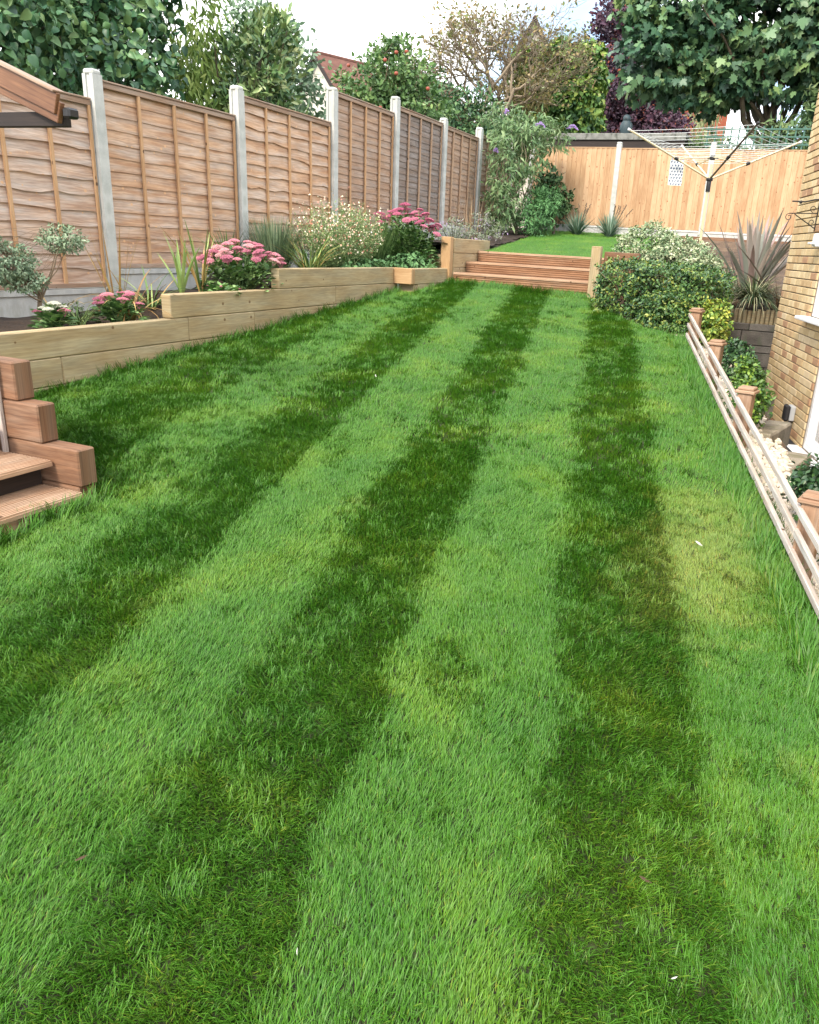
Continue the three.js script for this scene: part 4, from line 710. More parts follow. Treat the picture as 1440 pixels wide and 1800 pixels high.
  tree({ label: 'leafy shrub behind the green trellis at the back right', category: 'shrub', name: 'trellis_shrub', base: b, fork: P(18.7, 1.2, 2.6).sub(b), trunkR: 0.06, r, geo: G.lance, mat: M.leaf, clumps: 170, per: 13, clumpR: 0.22, size: 0.18, lobes: [loc(b, 18.6, 1.9, 3.7, 0.4, 0.7, 0.45), loc(b, 18.7, 0.6, 3.9, 0.4, 0.7, 0.6), loc(b, 18.8, 0.1, 4.5, 0.3, 0.35, 0.6)], colors: C('#2d4c34', '#46683e', '#6a8650', '#8ea06a'), branches: 8 });
  b = Gp(33, 1.9); r = rand(112);
  tree({ label: 'pale hazy willow like tree seen under the maple branches', base: b, fork: P(33, 1.9, 4).sub(b), trunkR: 0.15, r, geo: G.lance, mat: M.leaf, clumps: 120, per: 14, clumpR: 0.4, size: 0.25, droop: 1, lobes: [loc(b, 33, 4.2, 6.0, 0.8, 0.6, 0.9), loc(b, 33, 1.5, 5.2, 1, 1.4, 0.6)], colors: C('#71825a', '#8c9a6c', '#a8ac80'), branches: 8 });
  b = Gp(34, 10.2); r = rand(113);
  tree({ label: 'feathery grey green tree beside the brick chimney', base: b, fork: P(34, 10.2, 6).sub(b), trunkR: 0.15, r, geo: G.lance, mat: M.leaf, clumps: 160, per: 14, clumpR: 0.35, size: 0.22, droop: -0.3, lobes: [loc(b, 34, 10.3, 8.8, 1, 1.1, 1.0), loc(b, 34, 9.6, 8.0, 1, 1, 0.8)], colors: C('#5c7058', '#778a6a', '#93a282'), branches: 8 });

  // ---- corner shrubs inside the garden
  b = P(15.6, 5.3, 1.72); r = rand(121);
  const bu = tree({ label: 'tall arching bush with purple flower spikes in the fence corner', category: 'shrub', name: 'flowering_bush', base: b, fork: V(0, 0.5, 0), trunkR: 0.05, r, geo: G.lance, mat: M.leaf, clumps: 300, per: 13, clumpR: 0.17, size: 0.13, droop: 0.5, lobes: [loc(b, 15.3, 5.45, 3.1, 0.5, 0.35, 0.9), loc(b, 15.6, 5.2, 3.5, 0.5, 0.45, 0.55), loc(b, 15.9, 5.7, 3.9, 0.6, 0.5, 0.5), loc(b, 15.1, 5.5, 2.4, 0.4, 0.3, 0.6), loc(b, 16.4, 5.1, 3.9, 0.5, 0.5, 0.35)], colors: C('#41623c', '#587a4a', '#76935e', '#9aae80'), branches: 16, bark: M.twigPale });
  const fl = plain([0.36, 0.24, 0.52], 0.8);
  for (const [s, n, y, dx] of [[15.4, 4.98, 3.9, 0.8], [16.3, 4.6, 3.98, 0.9], [15.2, 5.5, 4.1, -0.2], [14.9, 5.6, 3.4, 0.3]]) { const bits = []; for (let i = 0; i < 60; i++) { const t = i / 60, d = rdir(r).multiplyScalar(0.035 * (1 - t * 0.7)); bits.push(new THREE.OctahedronGeometry(0.012).translate(dx * 0.22 * t + d.x, 0.06 * Math.sin(t * 3) - 0.04 * t + d.y, d.z)); } mesh('flower_spike', merge(bits), fl, bu, P(s, n, y).sub(b)); }
  b = P(16.4, 4.75, 2.0); r = rand(122);
  const sh2 = tree({ label: 'rounded green bush at the foot of the corner, below the flower spikes', category: 'shrub', name: 'round_bush', base: b, fork: V(0, 0.3, 0), trunkR: 0.04, r, geo: G.lance, mat: M.leafSoft, clumps: 260, per: 14, clumpR: 0.13, size: 0.08, lobes: [loc(b, 15.6, 4.95, 2.3, 0.45, 0.38, 0.42), loc(b, 16, 4.9, 2.6, 0.4, 0.35, 0.3)], colors: C('#345a34', '#4a7844', '#639458'), branches: 6 });
  b = P(17.1, 5.0, 2.05); r = rand(123);
  const cl = tree({ label: 'dark leaved climber on canes against the back fence corner', category: 'climber', name: 'climbing_shrub', base: b, fork: V(0, 0.8, 0), trunkR: 0.02, r, geo: G.oval, mat: M.leafSoft, clumps: 150, per: 12, clumpR: 0.13, size: 0.09, lobes: [loc(b, 17.2, 5.2, 3.0, 0.2, 0.35, 0.42), loc(b, 17.2, 4.95, 2.6, 0.2, 0.35, 0.35)], colors: C('#2d4a30', '#3f6238', '#5c7a48'), branches: 8 });
  for (const [n, l] of [[5.45, 1.75], [5.25, 1.6], [5.05, 1.7], [4.9, 1.5]]) mesh('cane', rod(P(17.3, n, 2.0).sub(b), P(17.35, n + 0.06, 2.0 + l).sub(b), 0.008, 6), M.battenPale, cl);
}

// ---------------------------------------------------------------- hedges on the right
{
  let r = rand(131), b = P(9.75, 1.5, 0.85); const C = (...h) => h.map(lin);
  tree({ label: 'clipped green and gold hedge beside the steps at the lawn edge', category: 'hedge', name: 'hedge', base: b, fork: V(0, 0.3, 0), trunkR: 0.04, r, geo: G.oval, mat: M.leafGloss, clumps: 3400, per: 10, clumpR: 0.06, size: 0.038, shell: 0.74, box: 0.7, lobes: [loc(b, 9.95, 1.85, 1.3, 0.4, 0.36, 0.32), loc(b, 9.7, 1.35, 1.24, 0.42, 0.4, 0.36), loc(b, 9.5, 0.98, 1.2, 0.42, 0.34, 0.38), loc(b, 9.3, 1.15, 1.05, 0.3, 0.35, 0.26)], colors: C('#233f2c', '#2f5230', '#446a38', '#688840', '#9aa24c'), branches: 30, bark: M.twig });
  b = P(9.0, 0.72, 0.9); r = rand(132);
  tree({ label: 'small yellow green shrub between the hedge and the first rail fence post', category: 'shrub', name: 'golden_shrub', base: b, fork: V(0, 0.1, 0), trunkR: 0.02, r, geo: G.oval, mat: M.leafGloss, clumps: 260, per: 9, clumpR: 0.06, size: 0.045, lobes: [loc(b, 9.0, 0.72, 1.0, 0.22, 0.17, 0.28)], colors: C('#36582c', '#5c8236', '#90a444', '#bcb850'), branches: 6, bark: M.twig });
  b = P(11.6, 1.75, 1.28); r = rand(133);
  tree({ label: 'variegated cream and green bush on the terrace behind the hedge', category: 'shrub', name: 'variegated_bush', base: b, fork: V(0, 0.2, 0), trunkR: 0.04, r, geo: G.oval, mat: M.leafSoft, clumps: 1700, per: 10, clumpR: 0.07, size: 0.04, shell: 0.75, lobes: [loc(b, 11.7, 1.95, 1.68, 0.5, 0.45, 0.42), loc(b, 11.4, 1.45, 1.55, 0.5, 0.48, 0.40), loc(b, 11.1, 1.15, 1.42, 0.4, 0.35, 0.3)], colors: C('#4a6644', '#6a8660', '#9caa82', '#cfd2b4'), branches: 10, bark: M.twig });
  const boxes = [[7.75, 0.36, 0.70, 0.2, 'dark box shrub behind the rail fence, beside the second post'], [6.3, 0.14, 0.57, 0.2, 'bright tipped box shrub behind the third rail fence post'], [7.0, 0.2, 0.66, 0.14, 'small box shrub with yellow green tips before the dark block wall'], [4.55, -0.34, 0.40, 0.2, 'dark glossy box shrub beside the nearest rail fence post'], [3.9, -0.52, 0.34, 0.2, 'nearest box shrub half cut off by the right picture edge']];
  boxes.forEach(([s, n, y, R, label], i) => { const bb = P(s, n, y - 0.1), q = rand(140 + i); tree({ label, category: 'shrub', group: 'box shrubs behind the rail fence', name: 'box_shrub', base: bb, fork: V(0, 0.1, 0), trunkR: 0.014, r: q, geo: G.oval, mat: M.leafGloss, clumps: 170, per: 10, clumpR: 0.055, size: 0.036, lobes: [loc(bb, s, n, y + 0.1, R, R * 0.8, R * 0.9), loc(bb, s - 0.08, n + 0.03, y + 0.2, R * 0.6, R * 0.5, R * 0.6)], colors: i === 1 || i === 2 ? C('#2c4a28', '#48702e', '#8aa840') : C('#1f3a24', '#2f5230', '#4c7238'), branches: 5, bark: M.twig }); });
}

// ---------------------------------------------------------------- strap leaved plants
function strap(L, w, lean, bend, seg = 6, fold = 0.25, twist = 0) { // rises along +y, arches towards +z
  const pos = [], idx = []; let y = 0, z = 0, a = lean;
  for (let i = 0; i <= seg; i++) { const t = i / seg, hw = w / 2 * Math.min(1, 0.55 + t * 1.8) * Math.pow(1 - t, 0.55) + 0.0003, tw = twist * t, cx = Math.cos(tw) * hw, cz = Math.sin(tw) * hw, f = fold * hw; pos.push(-cx, y + f * Math.sin(a), z - f * Math.cos(a) - cz, 0, y, z, cx, y + f * Math.sin(a), z - f * Math.cos(a) + cz); a += bend / seg; y += Math.cos(a) * L / seg; z += Math.sin(a) * L / seg; }
  for (let i = 0; i < seg; i++) for (let k = 0; k < 2; k++) { const p = i * 3 + k, q = p + 3; idx.push(p, q, p + 1, p + 1, q, q + 1); }
  const g = new THREE.BufferGeometry(); g.setAttribute('position', new THREE.Float32BufferAttribute(pos, 3)); g.setIndex(idx); g.computeVertexNormals(); return g;
}
const dbl = (c, rough = 0.55) => new THREE.MeshStandardMaterial({ color: c.isColor ? c : new THREE.Color(...c), roughness: rough, side: THREE.DoubleSide });
// kind 'parts' puts every leaf in as a part, otherwise one mass
function strapPlant(name, label, category, base, n, { L, w, lean, bend, mats, seed, parts = true, spread = 0.04, seg = 6, twist = 0.3 }) {
  const r = rand(seed), t = thing(name, label, category, base), pool = mats.map(() => []);
  for (let i = 0; i < n; i++) {
    const g = strap(mix(L[0], L[1], r()), mix(w[0], w[1], r()), mix(lean[0], lean[1], r()), mix(bend[0], bend[1], r()), seg, 0.3, (r() - 0.5) * twist * 2), a = r() * 6.283, k = Math.floor(r() * mats.length);
    if (parts) { const m = mesh('leaf', g, mats[k], t, V(Math.sin(a) * spread * r(), 0, Math.cos(a) * spread * r())); m.rotation.y = a; } else pool[k].push(g.rotateY(a).translate(Math.sin(a) * spread * r(), 0, Math.cos(a) * spread * r()));
  }
  pool.forEach((p, k) => { if (p.length) mesh('leaves', merge(p), mats[k], t).userData.kind = 'stuff'; }); return t;
}
{
  const hx = (...h) => h.map(x => dbl(lin(x)));
  const bronze = hx('#96948f', '#a29a94', '#868a80', '#aa9e96', '#9c8480');
  strapPlant('phormium', 'large clump of long bronze purple sword leaves beside the brick house', 'plant', P(11.1, 0.5, terraceY(11.1)), 60, { L: [0.8, 1.22], w: [0.08, 0.12], lean: [0.02, 0.5], bend: [0.02, 0.6], mats: bronze, seed: 151, seg: 7, spread: 0.12 });
  strapPlant('phormium_outer_leaves', 'lower arching leaves of a bronze sword plant leaning against the house', 'plant', P(11.0, 0.15, terraceY(11)), 16, { L: [0.7, 1.05], w: [0.04, 0.06], lean: [0.5, 0.8], bend: [0.3, 0.9], mats: hx('#50584c', '#6a6a5c', '#7a6a60'), seed: 152, spread: 0.08 });
  strapPlant('sedge', 'mop of dark green and cream striped grass above the log edging', 'grass clump', P(10.5, 0.42, 1.2), 520, { L: [0.38, 0.62], w: [0.008, 0.013], lean: [0.1, 0.9], bend: [1.0, 1.9], mats: hx('#2c4430', '#3f5a38', '#5c6e48', '#a6a684'), seed: 153, parts: false, spread: 0.08 });
  strapPlant('sedge', 'pale tangled grass clump just left of the sword leaves', 'grass clump', P(10.7, 0.85, 1.18), 170, { L: [0.3, 0.48], w: [0.006, 0.009], lean: [0.1, 0.8], bend: [0.8, 1.6], mats: hx('#5f6c44', '#8a8c60', '#a59a70'), seed: 154, parts: false, spread: 0.07 });
  strapPlant('brown_grass', 'reddish brown dried grass clump against the house corner', 'grass clump', P(10.55, 0.1, 1.12), 240, { L: [0.35, 0.6], w: [0.004, 0.007], lean: [0.1, 0.8], bend: [0.5, 1.4], mats: hx('#5c4030', '#7a5a40', '#8a6c4c', '#54483a'), seed: 155, parts: false, spread: 0.1 });
  for (const [n, s, seed, label] of [[4.32, 16.7, 156, 'left of the two blue green spiky clumps before the back fence'], [3.62, 16.6, 157, 'right of the two blue green spiky clumps before the back fence']]) {
    const t = strapPlant('spiky_clump', label, 'plant', P(s, n, upperY(s)), 190, { L: [0.34, 0.54], w: [0.016, 0.026], lean: [0.05, 1.15], bend: [0.05, 0.4], mats: hx('#50705c', '#6a8a74', '#8aa08a'), seed, parts: false, spread: 0.07 }), r = rand(seed + 50);
    for (let i = 0; i < 7; i++) { const a = V((r() - 0.3) * 0.45 - (seed === 157 ? -0.15 : 0), 0.42 + r() * 0.2, (r() - 0.5) * 0.2); const bits = [rod(V(0, 0, 0), a, 0.004, 5)]; for (let k = 0; k < 9; k++) bits.push(new THREE.OctahedronGeometry(0.014).translate(a.x * (0.75 + 0.3 * k / 9) + (r() - 0.5) * 0.03, a.y * (0.75 + 0.3 * k / 9), a.z * (0.75 + 0.3 * k / 9) + (r() - 0.5) * 0.03)); mesh('seed_head', merge(bits), M.twig, t); }
  }
  const strawMats = hx('#b89a5e', '#a5824c', '#c8ae74', '#8a6c40'), greenMats = hx('#5c7a3c', '#7a944c', '#94a862'), mixed = [strawMats[0], ...greenMats, ...hx('#3f5e30', '#4c6a38')];
  strapPlant('dried_iris', 'tall yellowed sword leaves beside the leftmost concrete post', 'plant', P(5.5, 5.65, 0.94), 9, { L: [0.5, 0.85], w: [0.02, 0.03], lean: [0.05, 0.3], bend: [-0.1, 0.5], mats: strawMats, seed: 161 });
  strapPlant('dried_iris', 'bunch of brown withered leaves where the bed steps up', 'plant', P(5.15, 5.15, 0.94), 30, { L: [0.3, 0.6], w: [0.015, 0.03], lean: [0.1, 0.5], bend: [0.8, 2.4], mats: strawMats, seed: 162 });
  strapPlant('iris', 'upright pale green sword leaves in the middle of the bed', 'plant', P(5.95, 5.3, 1.12), 10, { L: [0.4, 0.6], w: [0.03, 0.045], lean: [0.02, 0.4], bend: [0.0, 0.7], mats: greenMats, seed: 163 });
  strapPlant('iris', 'tall green sword leaves just left of the large pink sedum', 'plant', P(6.35, 5.4, 1.12), 14, { L: [0.45, 0.85], w: [0.02, 0.035], lean: [0.02, 0.45], bend: [0.0, 0.6], mats: [...greenMats, strawMats[0]], seed: 164 });
  strapPlant('iris', 'thin arching half dead leaves in front of the concrete gravel board', 'plant', P(4.62, 5.4, 0.94), 8, { L: [0.35, 0.6], w: [0.012, 0.018], lean: [0.2, 0.6], bend: [0.6, 1.6], mats: mixed, seed: 165 });
  strapPlant('crocosmia', 'dense clump of narrow green and straw leaves between sedum and cream flowers', 'plant', P(7.75, 5.05, 1.31), 120, { L: [0.35, 0.62], w: [0.01, 0.018], lean: [0.1, 0.8], bend: [0.3, 1.3], mats: mixed, seed: 166, parts: false, spread: 0.12 });
  strapPlant('crocosmia', 'broad leaved green clump behind the large pink sedum by the second post', 'plant', P(7.1, 5.65, 1.31), 26, { L: [0.35, 0.5], w: [0.02, 0.03], lean: [0.05, 0.5], bend: [0.1, 0.7], mats: hx('#3f6434', '#56803e'), seed: 167 });
  strapPlant('dried_iris', 'straw coloured fallen leaves before the gravel board of the second panel', 'plant', P(5.6, 5.35, 1.0), 34, { L: [0.3, 0.6], w: [0.012, 0.024], lean: [0.1, 0.7], bend: [0.5, 2.2], mats: mixed, seed: 172 });
  strapPlant('iris', 'small tuft of green blades in the soil between the two low sedums', 'plant', P(4.6, 5.15, 0.94), 40, { L: [0.12, 0.26], w: [0.006, 0.012], lean: [0.1, 0.8], bend: [0.3, 1.2], mats: greenMats, seed: 173, parts: false, spread: 0.08 });
  strapPlant('lavender', 'upright grey green lavender bush against the orange fence panel', 'shrub', P(7.85, 5.6, 1.31), 800, { L: [0.3, 0.64], w: [0.008, 0.014], lean: [0.0, 0.6], bend: [-0.1, 0.3], mats: hx('#4c6246', '#62785a', '#7c8e6c'), seed: 168, parts: false, spread: 0.2 });
  strapPlant('rosemary', 'feathery green bush beside the cream flowers under the dark fence panel', 'shrub', P(9.9, 5.45, 1.31), 700, { L: [0.35, 0.8], w: [0.008, 0.014], lean: [0.0, 0.55], bend: [-0.1, 0.4], mats: hx('#4e7040', '#6a8a50', '#86a064'), seed: 169, parts: false, spread: 0.25 });
  strapPlant('grey_plant', 'grey leaved spiky plant above the sleeper wall next to the steps', 'plant', P(11.6, 4.95, 1.73), 130, { L: [0.15, 0.32], w: [0.006, 0.012], lean: [0.1, 0.9], bend: [0.2, 0.9], mats: hx('#6a7468', '#8a9082', '#5c6450'), seed: 170, parts: false, spread: 0.16 });
  strapPlant('dried_plant', 'thin dry brown seed stems against the grey brown fence panel', 'plant', P(13.2, 5.3, 1.75), 60, { L: [0.5, 0.95], w: [0.004, 0.008], lean: [0.0, 0.35], bend: [-0.1, 0.4], mats: hx('#8a7458', '#a58c6c'), seed: 171, parts: false, spread: 0.3 });
}

// ---------------------------------------------------------------- pink sedums and other flowers in the bed
{
  const head = k => { const r = rand(180 + k), bits = []; for (let i = 0; i < 64; i++) { const a = i * 2.4, q = Math.sqrt(i / 64), y = 0.35 * (1 - q * q); bits.push(new THREE.OctahedronGeometry(0.12 + 0.05 * r()).rotateX(r() * 3).rotateY(r() * 3).translate(Math.cos(a) * q, y + 0.06 * (r() - 0.5), Math.sin(a) * q)); } for (let i = 0; i < 8; i++) { const a = i / 8 * 6.283; bits.push(rod(V(0, -0.9, 0), V(Math.cos(a) * 0.6, 0.05, Math.sin(a) * 0.6), 0.03, 4)); } return merge(bits); };
  const heads = [0, 1, 2].map(head), pinks = ['#c2808c', '#b67080', '#c89498', '#a86276'].map(h => plain([lin(h).r, lin(h).g, lin(h).b], 0.8)), pale = plain([0.62, 0.62, 0.5], 0.8), pinkRed = ['#b05c78', '#9c4e6a', '#b86e86'].map(h => plain([lin(h).r, lin(h).g, lin(h).b], 0.8));
  const stemM = plain([0.16, 0.26, 0.1], 0.7);
  function sedum(label, s, n, y, { R, H, nh, seed, mats = pinks, pale: np = 0, hs = 0.055, lv = 260 }) {
    const r = rand(seed), t = thing('sedum', label, 'flowering plant', P(s, n, y), 0, 'sedums in the raised bed'), stems = [], m4 = [], cols = [], pal = ['#44663a', '#587c46', '#729654', '#8cab6e'].map(lin);
    for (let i = 0; i < nh; i++) {
      const a = i * 2.4 + r(), q = Math.sqrt((i + 0.5) / nh), top = V(Math.cos(a) * q * R, H * (1 - 0.35 * q * q) * (0.88 + 0.2 * r()), Math.sin(a) * q * R), foot = V(top.x * 0.25, 0, top.z * 0.25);
      stems.push(limb(foot, top, 0.006, 0.004, r, 0.04, 4, 4));
      const h = mesh('flower_head', heads[i % 3], i < np ? pale : mats[Math.floor(r() * mats.length)], t, top); const sc = hs * (0.75 + 0.5 * r()); h.scale.set(sc, sc, sc); h.rotation.set(top.z * 0.9, r() * 6, -top.x * 0.9);
      for (let k = 0; k < lv / nh; k++) { const f = r() * 0.9, p = foot.clone().lerp(top, f), d = rdir(r); d.y = 0.3 + 0.4 * r(); m4.push(leafMatrix(p, V(0, 1, 0).add(rdir(r).multiplyScalar(0.4)), d, 0.05 + 0.04 * r())); cols.push(pal[Math.floor(r() * 4)]); }
    }
    for (let k = 0; k < lv * 0.5; k++) { const d = rdir(r); m4.push(leafMatrix(V(d.x * R * 0.9, Math.abs(d.y) * H * 0.6, d.z * R * 0.9), V(0, 1, 0).add(rdir(r).multiplyScalar(0.4)), V(d.x, 0.25, d.z), 0.06 + 0.04 * r())); cols.push(pal[Math.floor(r() * 4)]); }
    mesh('stems', merge(stems), stemM, t); instances('leaves', G.oval, M.leafSoft, m4, cols, t);
  }
  sedum('small sedum with one pink and some whitish flower heads by the lowest sleeper', 4.28, 5.05, 0.93, { R: 0.11, H: 0.2, nh: 7, seed: 191, pale: 5, hs: 0.042, lv: 160 });
  sedum('low sedum with a few pink heads before the leftmost concrete post', 4.95, 5.08, 0.93, { R: 0.19, H: 0.27, nh: 12, seed: 192, hs: 0.042, lv: 260 });
  sedum('large sedum crowded with pink heads where the bed rises to its top tier', 6.72, 5.2, 1.14, { R: 0.42, H: 0.45, nh: 52, seed: 193, hs: 0.052, lv: 620 });
  sedum('tall sedum with deep pink heads in front of the grey fence panel', 10.35, 5.15, 1.31, { R: 0.5, H: 0.86, nh: 36, seed: 194, mats: pinkRed, hs: 0.062, lv: 1900 });
  sedum('little sedum tuft of green leaves at the edge of the second bed tier', 6.15, 5.0, 1.12, { R: 0.18, H: 0.1, nh: 3, seed: 195, hs: 0.02, lv: 160 });
  // airy cream flowered bush
  const r = rand(201), t = thing('cream_flower_bush', 'airy bush covered in tiny cream and coral flowers in the raised bed', 'flowering plant', P(8.75, 5.25, 1.31)), st = [], m4 = [], cols = [], f4 = [], fc = [], pal = ['#5a7842', '#728e52', '#8ca468', '#a6b480'].map(lin), fp = ['#efe6c8', '#f2dcc4', '#f4efda', '#e0a894', '#cf8a78'].map(lin);
  for (let i = 0; i < 340; i++) {
    const a = r() * 6.283, q = Math.sqrt(r()), H = (0.45 + 0.52 * r()) * (1 - 0.25 * q), top = V(Math.sin(a) * q * 0.42, H, Math.cos(a) * q * 0.95), foot = V(top.x * 0.4, 0, top.z * 0.4); st.push(limb(foot, top, 0.003, 0.0018, r, 0.08, 5, 3));
    for (let k = 0; k < 34; k++) { const p = foot.clone().lerp(top, 0.05 + 0.9 * r()).add(rdir(r).multiplyScalar(0.03)); m4.push(leafMatrix(p, UPV.clone().add(rdir(r)), rdir(r).add(V(0, 0.4, 0)), 0.022 + 0.02 * r())); cols.push(pal[Math.floor(r() * 4)]); }
    for (let k = 0; k < 5; k++) { const p = foot.clone().lerp(top, 0.55 + 0.5 * r()).add(rdir(r).multiplyScalar(0.04)); f4.push(leafMatrix(p, rdir(r).add(UPV), rdir(r), 0.015 + 0.011 * r())); fc.push(fp[Math.floor(r() * 5)]); }
  }
  mesh('stems', merge(st), stemM, t); instances('leaves', G.lance, M.leafSoft, m4, cols, t); instances('flowers', G.round, M.leafSoft, f4, fc, t);
  // low cover and clipped shrub
  const C = (...h) => h.map(lin); let b = P(10.0, 4.95, 1.31);
  tree({ label: 'low spreading leafy cover along the top sleeper beside the steps', category: 'plant', name: 'ground_cover_plant', base: b, fork: V(0, 0.05, 0), trunkR: 0.01, r: rand(211), geo: G.round, mat: M.leafSoft, clumps: 260, per: 10, clumpR: 0.06, size: 0.05, shell: 0.6, lobes: [loc(b, 9.4, 5.0, 1.36, 0.5, 0.16, 0.12), loc(b, 10.0, 4.85, 1.4, 0.45, 0.22, 0.14), loc(b, 8.7, 5.0, 1.36, 0.4, 0.13, 0.1)], colors: C('#3c6038', '#527c48', '#6f9860'), branches: 4, bark: M.twig });
  b = P(12.4, 5.2, 1.73);
  tree({ label: 'grey green mound with mauve flecks above the wall beside the steps', category: 'plant', name: 'mound_plant', base: b, fork: V(0, 0.05, 0), trunkR: 0.01, r: rand(212), geo: G.tiny, mat: M.leafSoft, clumps: 200, per: 12, clumpR: 0.07, size: 0.04, lobes: [loc(b, 12.2, 5.2, 1.9, 0.5, 0.3, 0.2), loc(b, 12.0, 4.75, 1.8, 0.35, 0.14, 0.1), loc(b, 13.3, 5.1, 1.95, 0.6, 0.3, 0.3)], colors: C('#4c5c44', '#6c7a60', '#8a947c', '#a08cae'), branches: 4, bark: M.twig });
  b = P(4.38, 5.3, 0.93);
  const cs = tree({ label: 'cloud pruned grey green shrub with crooked stems at the left edge', category: 'shrub', name: 'clipped_shrub', base: b, fork: P(4.42, 5.3, 1.25).sub(b), trunkR: 0.022, r: rand(213), geo: G.tiny, mat: M.leafSoft, clumps: 900, per: 9, clumpR: 0.035, size: 0.026, shell: 0.6, lobes: [loc(b, 4.66, 5.3, 1.58, 0.16, 0.15, 0.1), loc(b, 4.12, 5.28, 1.40, 0.22, 0.2, 0.15), loc(b, 3.9, 5.3, 1.55, 0.18, 0.16, 0.12), loc(b, 4.2, 5.2, 1.28, 0.16, 0.14, 0.08)], colors: C('#4c6450', '#6a8466', '#8aa080', '#a6b698'), branches: 26, bark: M.twig });
  b = P(4.75, 5.35, 0.93);
  tree({ label: 'little dark leafed seedling beside the low sedum', category: 'plant', name: 'seedling', base: b, fork: V(0, 0.04, 0), trunkR: 0.004, r: rand(214), geo: G.tiny, mat: M.leafSoft, clumps: 30, per: 12, clumpR: 0.04, size: 0.03, lobes: [loc(b, 4.75, 5.35, 1.0, 0.1, 0.08, 0.08)], colors: C('#3c5030', '#5c6e48', '#7c8a64'), branches: 2, bark: M.twig });
}

// ---------------------------------------------------------------- grass
{
  const tuftGeo = (seed, n, L, lean, spread, wide) => {
    const r = rand(seed), pos = [], nor = [], col = [], idx = [];
    for (let i = 0; i < n; i++) {
      const bx = (r() - 0.5) * spread, bz = (r() - 0.5) * spread, len = L * (0.55 + 0.75 * r()), ln = lean[0] + lean[1] * (r() + r() - 1), a = (r() + r() - 1) * 1.1, w = wide * (0.7 + 0.6 * r()), tone = 0.72 + 0.56 * r(), yel = r() < 0.07 ? 1 : 0;
      const dx = Math.sin(a), dz = -Math.cos(a), tw = a + (r() - 0.5) * 1.6, wx = Math.cos(tw), wz = Math.sin(tw);
      let y = 0, h = 0, an = ln * 0.45; const base = pos.length / 3, ts = [0, 0.4, 0.75, 1];
      for (let k = 0; k < 4; k++) {
        if (k) { const dl = (ts[k] - ts[k - 1]) * len; an = Math.min(1.45, ln * (0.45 + 0.35 * k)); y += Math.cos(an) * dl; h += Math.sin(an) * dl; }
        const hw = w / 2 * [0.8, 1, 0.7, 0.02][k], px = bx + dx * h, pz = bz + dz * h;
        // upper face normal of the blade
        const n0 = V(-dx * Math.cos(an), Math.sin(an), -dz * Math.cos(an)).normalize(); if (n0.y < 0.05) n0.y = 0.05;
        for (const q of [-1, 1]) { pos.push(px + wx * hw * q, y, pz + wz * hw * q); nor.push(n0.x, n0.y, n0.z); col.push(tone * (yel ? 2.2 : 1), tone * (yel ? 1.25 : 1), tone * (yel ? 1.8 : 0.9 + 0.3 * r())); }
      }
      for (let k = 0; k < 3; k++) { const p = base + k * 2; if (k < 2) idx.push(p, p + 1, p + 2, p + 1, p + 3, p + 2); else idx.push(p, p + 1, p + 2); }
    }
    const g = new THREE.BufferGeometry(); g.setAttribute('position', new THREE.Float32BufferAttribute(pos, 3)); g.setAttribute('color', new THREE.Float32BufferAttribute(col, 3)); g.setIndex(idx); g.computeVertexNormals(); return g;
  };
  const gm = new THREE.MeshPhysicalMaterial({ color: 0xffffff, vertexColors: true, roughness: 0.5, specularIntensity: 0.7, side: THREE.DoubleSide });
  const K = 8, sets = [[], [], []], r = rand(301);
  const lightBands = [[-9, -0.52, 0.9], [0.0, 0.56, 0.95], [1.08, 1.62, 0.95], [2.15, 2.68, 0.8], [3.3, 3.75, 0.55]]; // stripes mown away from the house, across the mowing direction, and how evenly
  const laidAway = (s, n) => {
    const cc = n - 0.235 * s + 0.05 * fbm2(s * 1.4, n * 1.4, 3); let p = 0.1 + 0.32 * smooth(0.12, 0.5, fbm2(s * 0.9 + 20, n * 1.3, 3)) + (cc > 2.0 ? 0.12 : 0);
    for (const [a, b, q] of lightBands) p = mix(p, q, smooth(a - 0.1, a + 0.07, cc) * (1 - smooth(b - 0.025, b + 0.035, cc)) * (1 - 0.45 * smooth(0.2, 0.55, fbm2(s * 0.8 + 60, n * 1.2, 3)))); return p;
  };
  const fresh = new THREE.Color(0.066, 0.182, 0.010), deep = new THREE.Color(0.038, 0.14, 0.008), lime = new THREE.Color(0.118, 0.215, 0.012), dry = new THREE.Color(0.19, 0.255, 0.045), c = new THREE.Color();
  const q = new THREE.Quaternion();
  function put(s, n, y, kind) {
    const patch = fbm2(s * 1.1 + 7, n * 1.1, 3), fine = fbm2(s * 6, n * 6 + 3, 2);
    c.copy(deep).lerp(fresh, clamp(0.55 + patch * 0.9 + fine * 0.4, 0, 1)); c.lerp(lime, clamp(patch * 0.9 - 0.1 + fine * 0.2, 0, 0.6));
    const dist = Math.hypot((s - 3.6) / 0.95, (n - 0.2) / 0.45), yel = clamp(1.05 - dist + 0.5 * fine + 0.25 * patch, 0, 1) * 0.85 + clamp(fbm2(s * 1.7 + 30, n * 1.7, 3) * 2.2 - 1.0, 0, 0.5) * 0.6;
    c.lerp(dry, clamp(yel, 0, 0.8));
    if (kind === 2) c.lerp(deep, 0.6);
    const away = s > 11 || r() < laidAway(s, n), swirl = fbm2(s * 0.8 + 50, n * 0.8, 2) * 0.9, ang = 0.23 + (away ? 0 : Math.PI) + swirl + (r() + r() - 1) * (away ? 0.65 : s < 3 ? 1.7 : 1.25);
    const sc = 0.8 + 0.45 * r() - 0.25 * clamp(yel, 0, 1);
    q.setFromAxisAngle(UPV, ang); const m = new THREE.Matrix4().compose(P(s, n, y - 0.004), q, V(sc, sc, sc));
    const S = sets[kind][Math.floor(r() * 4) + (away ? 0 : 4)]; S.m.push(m); S.c.push(c.clone());
  }
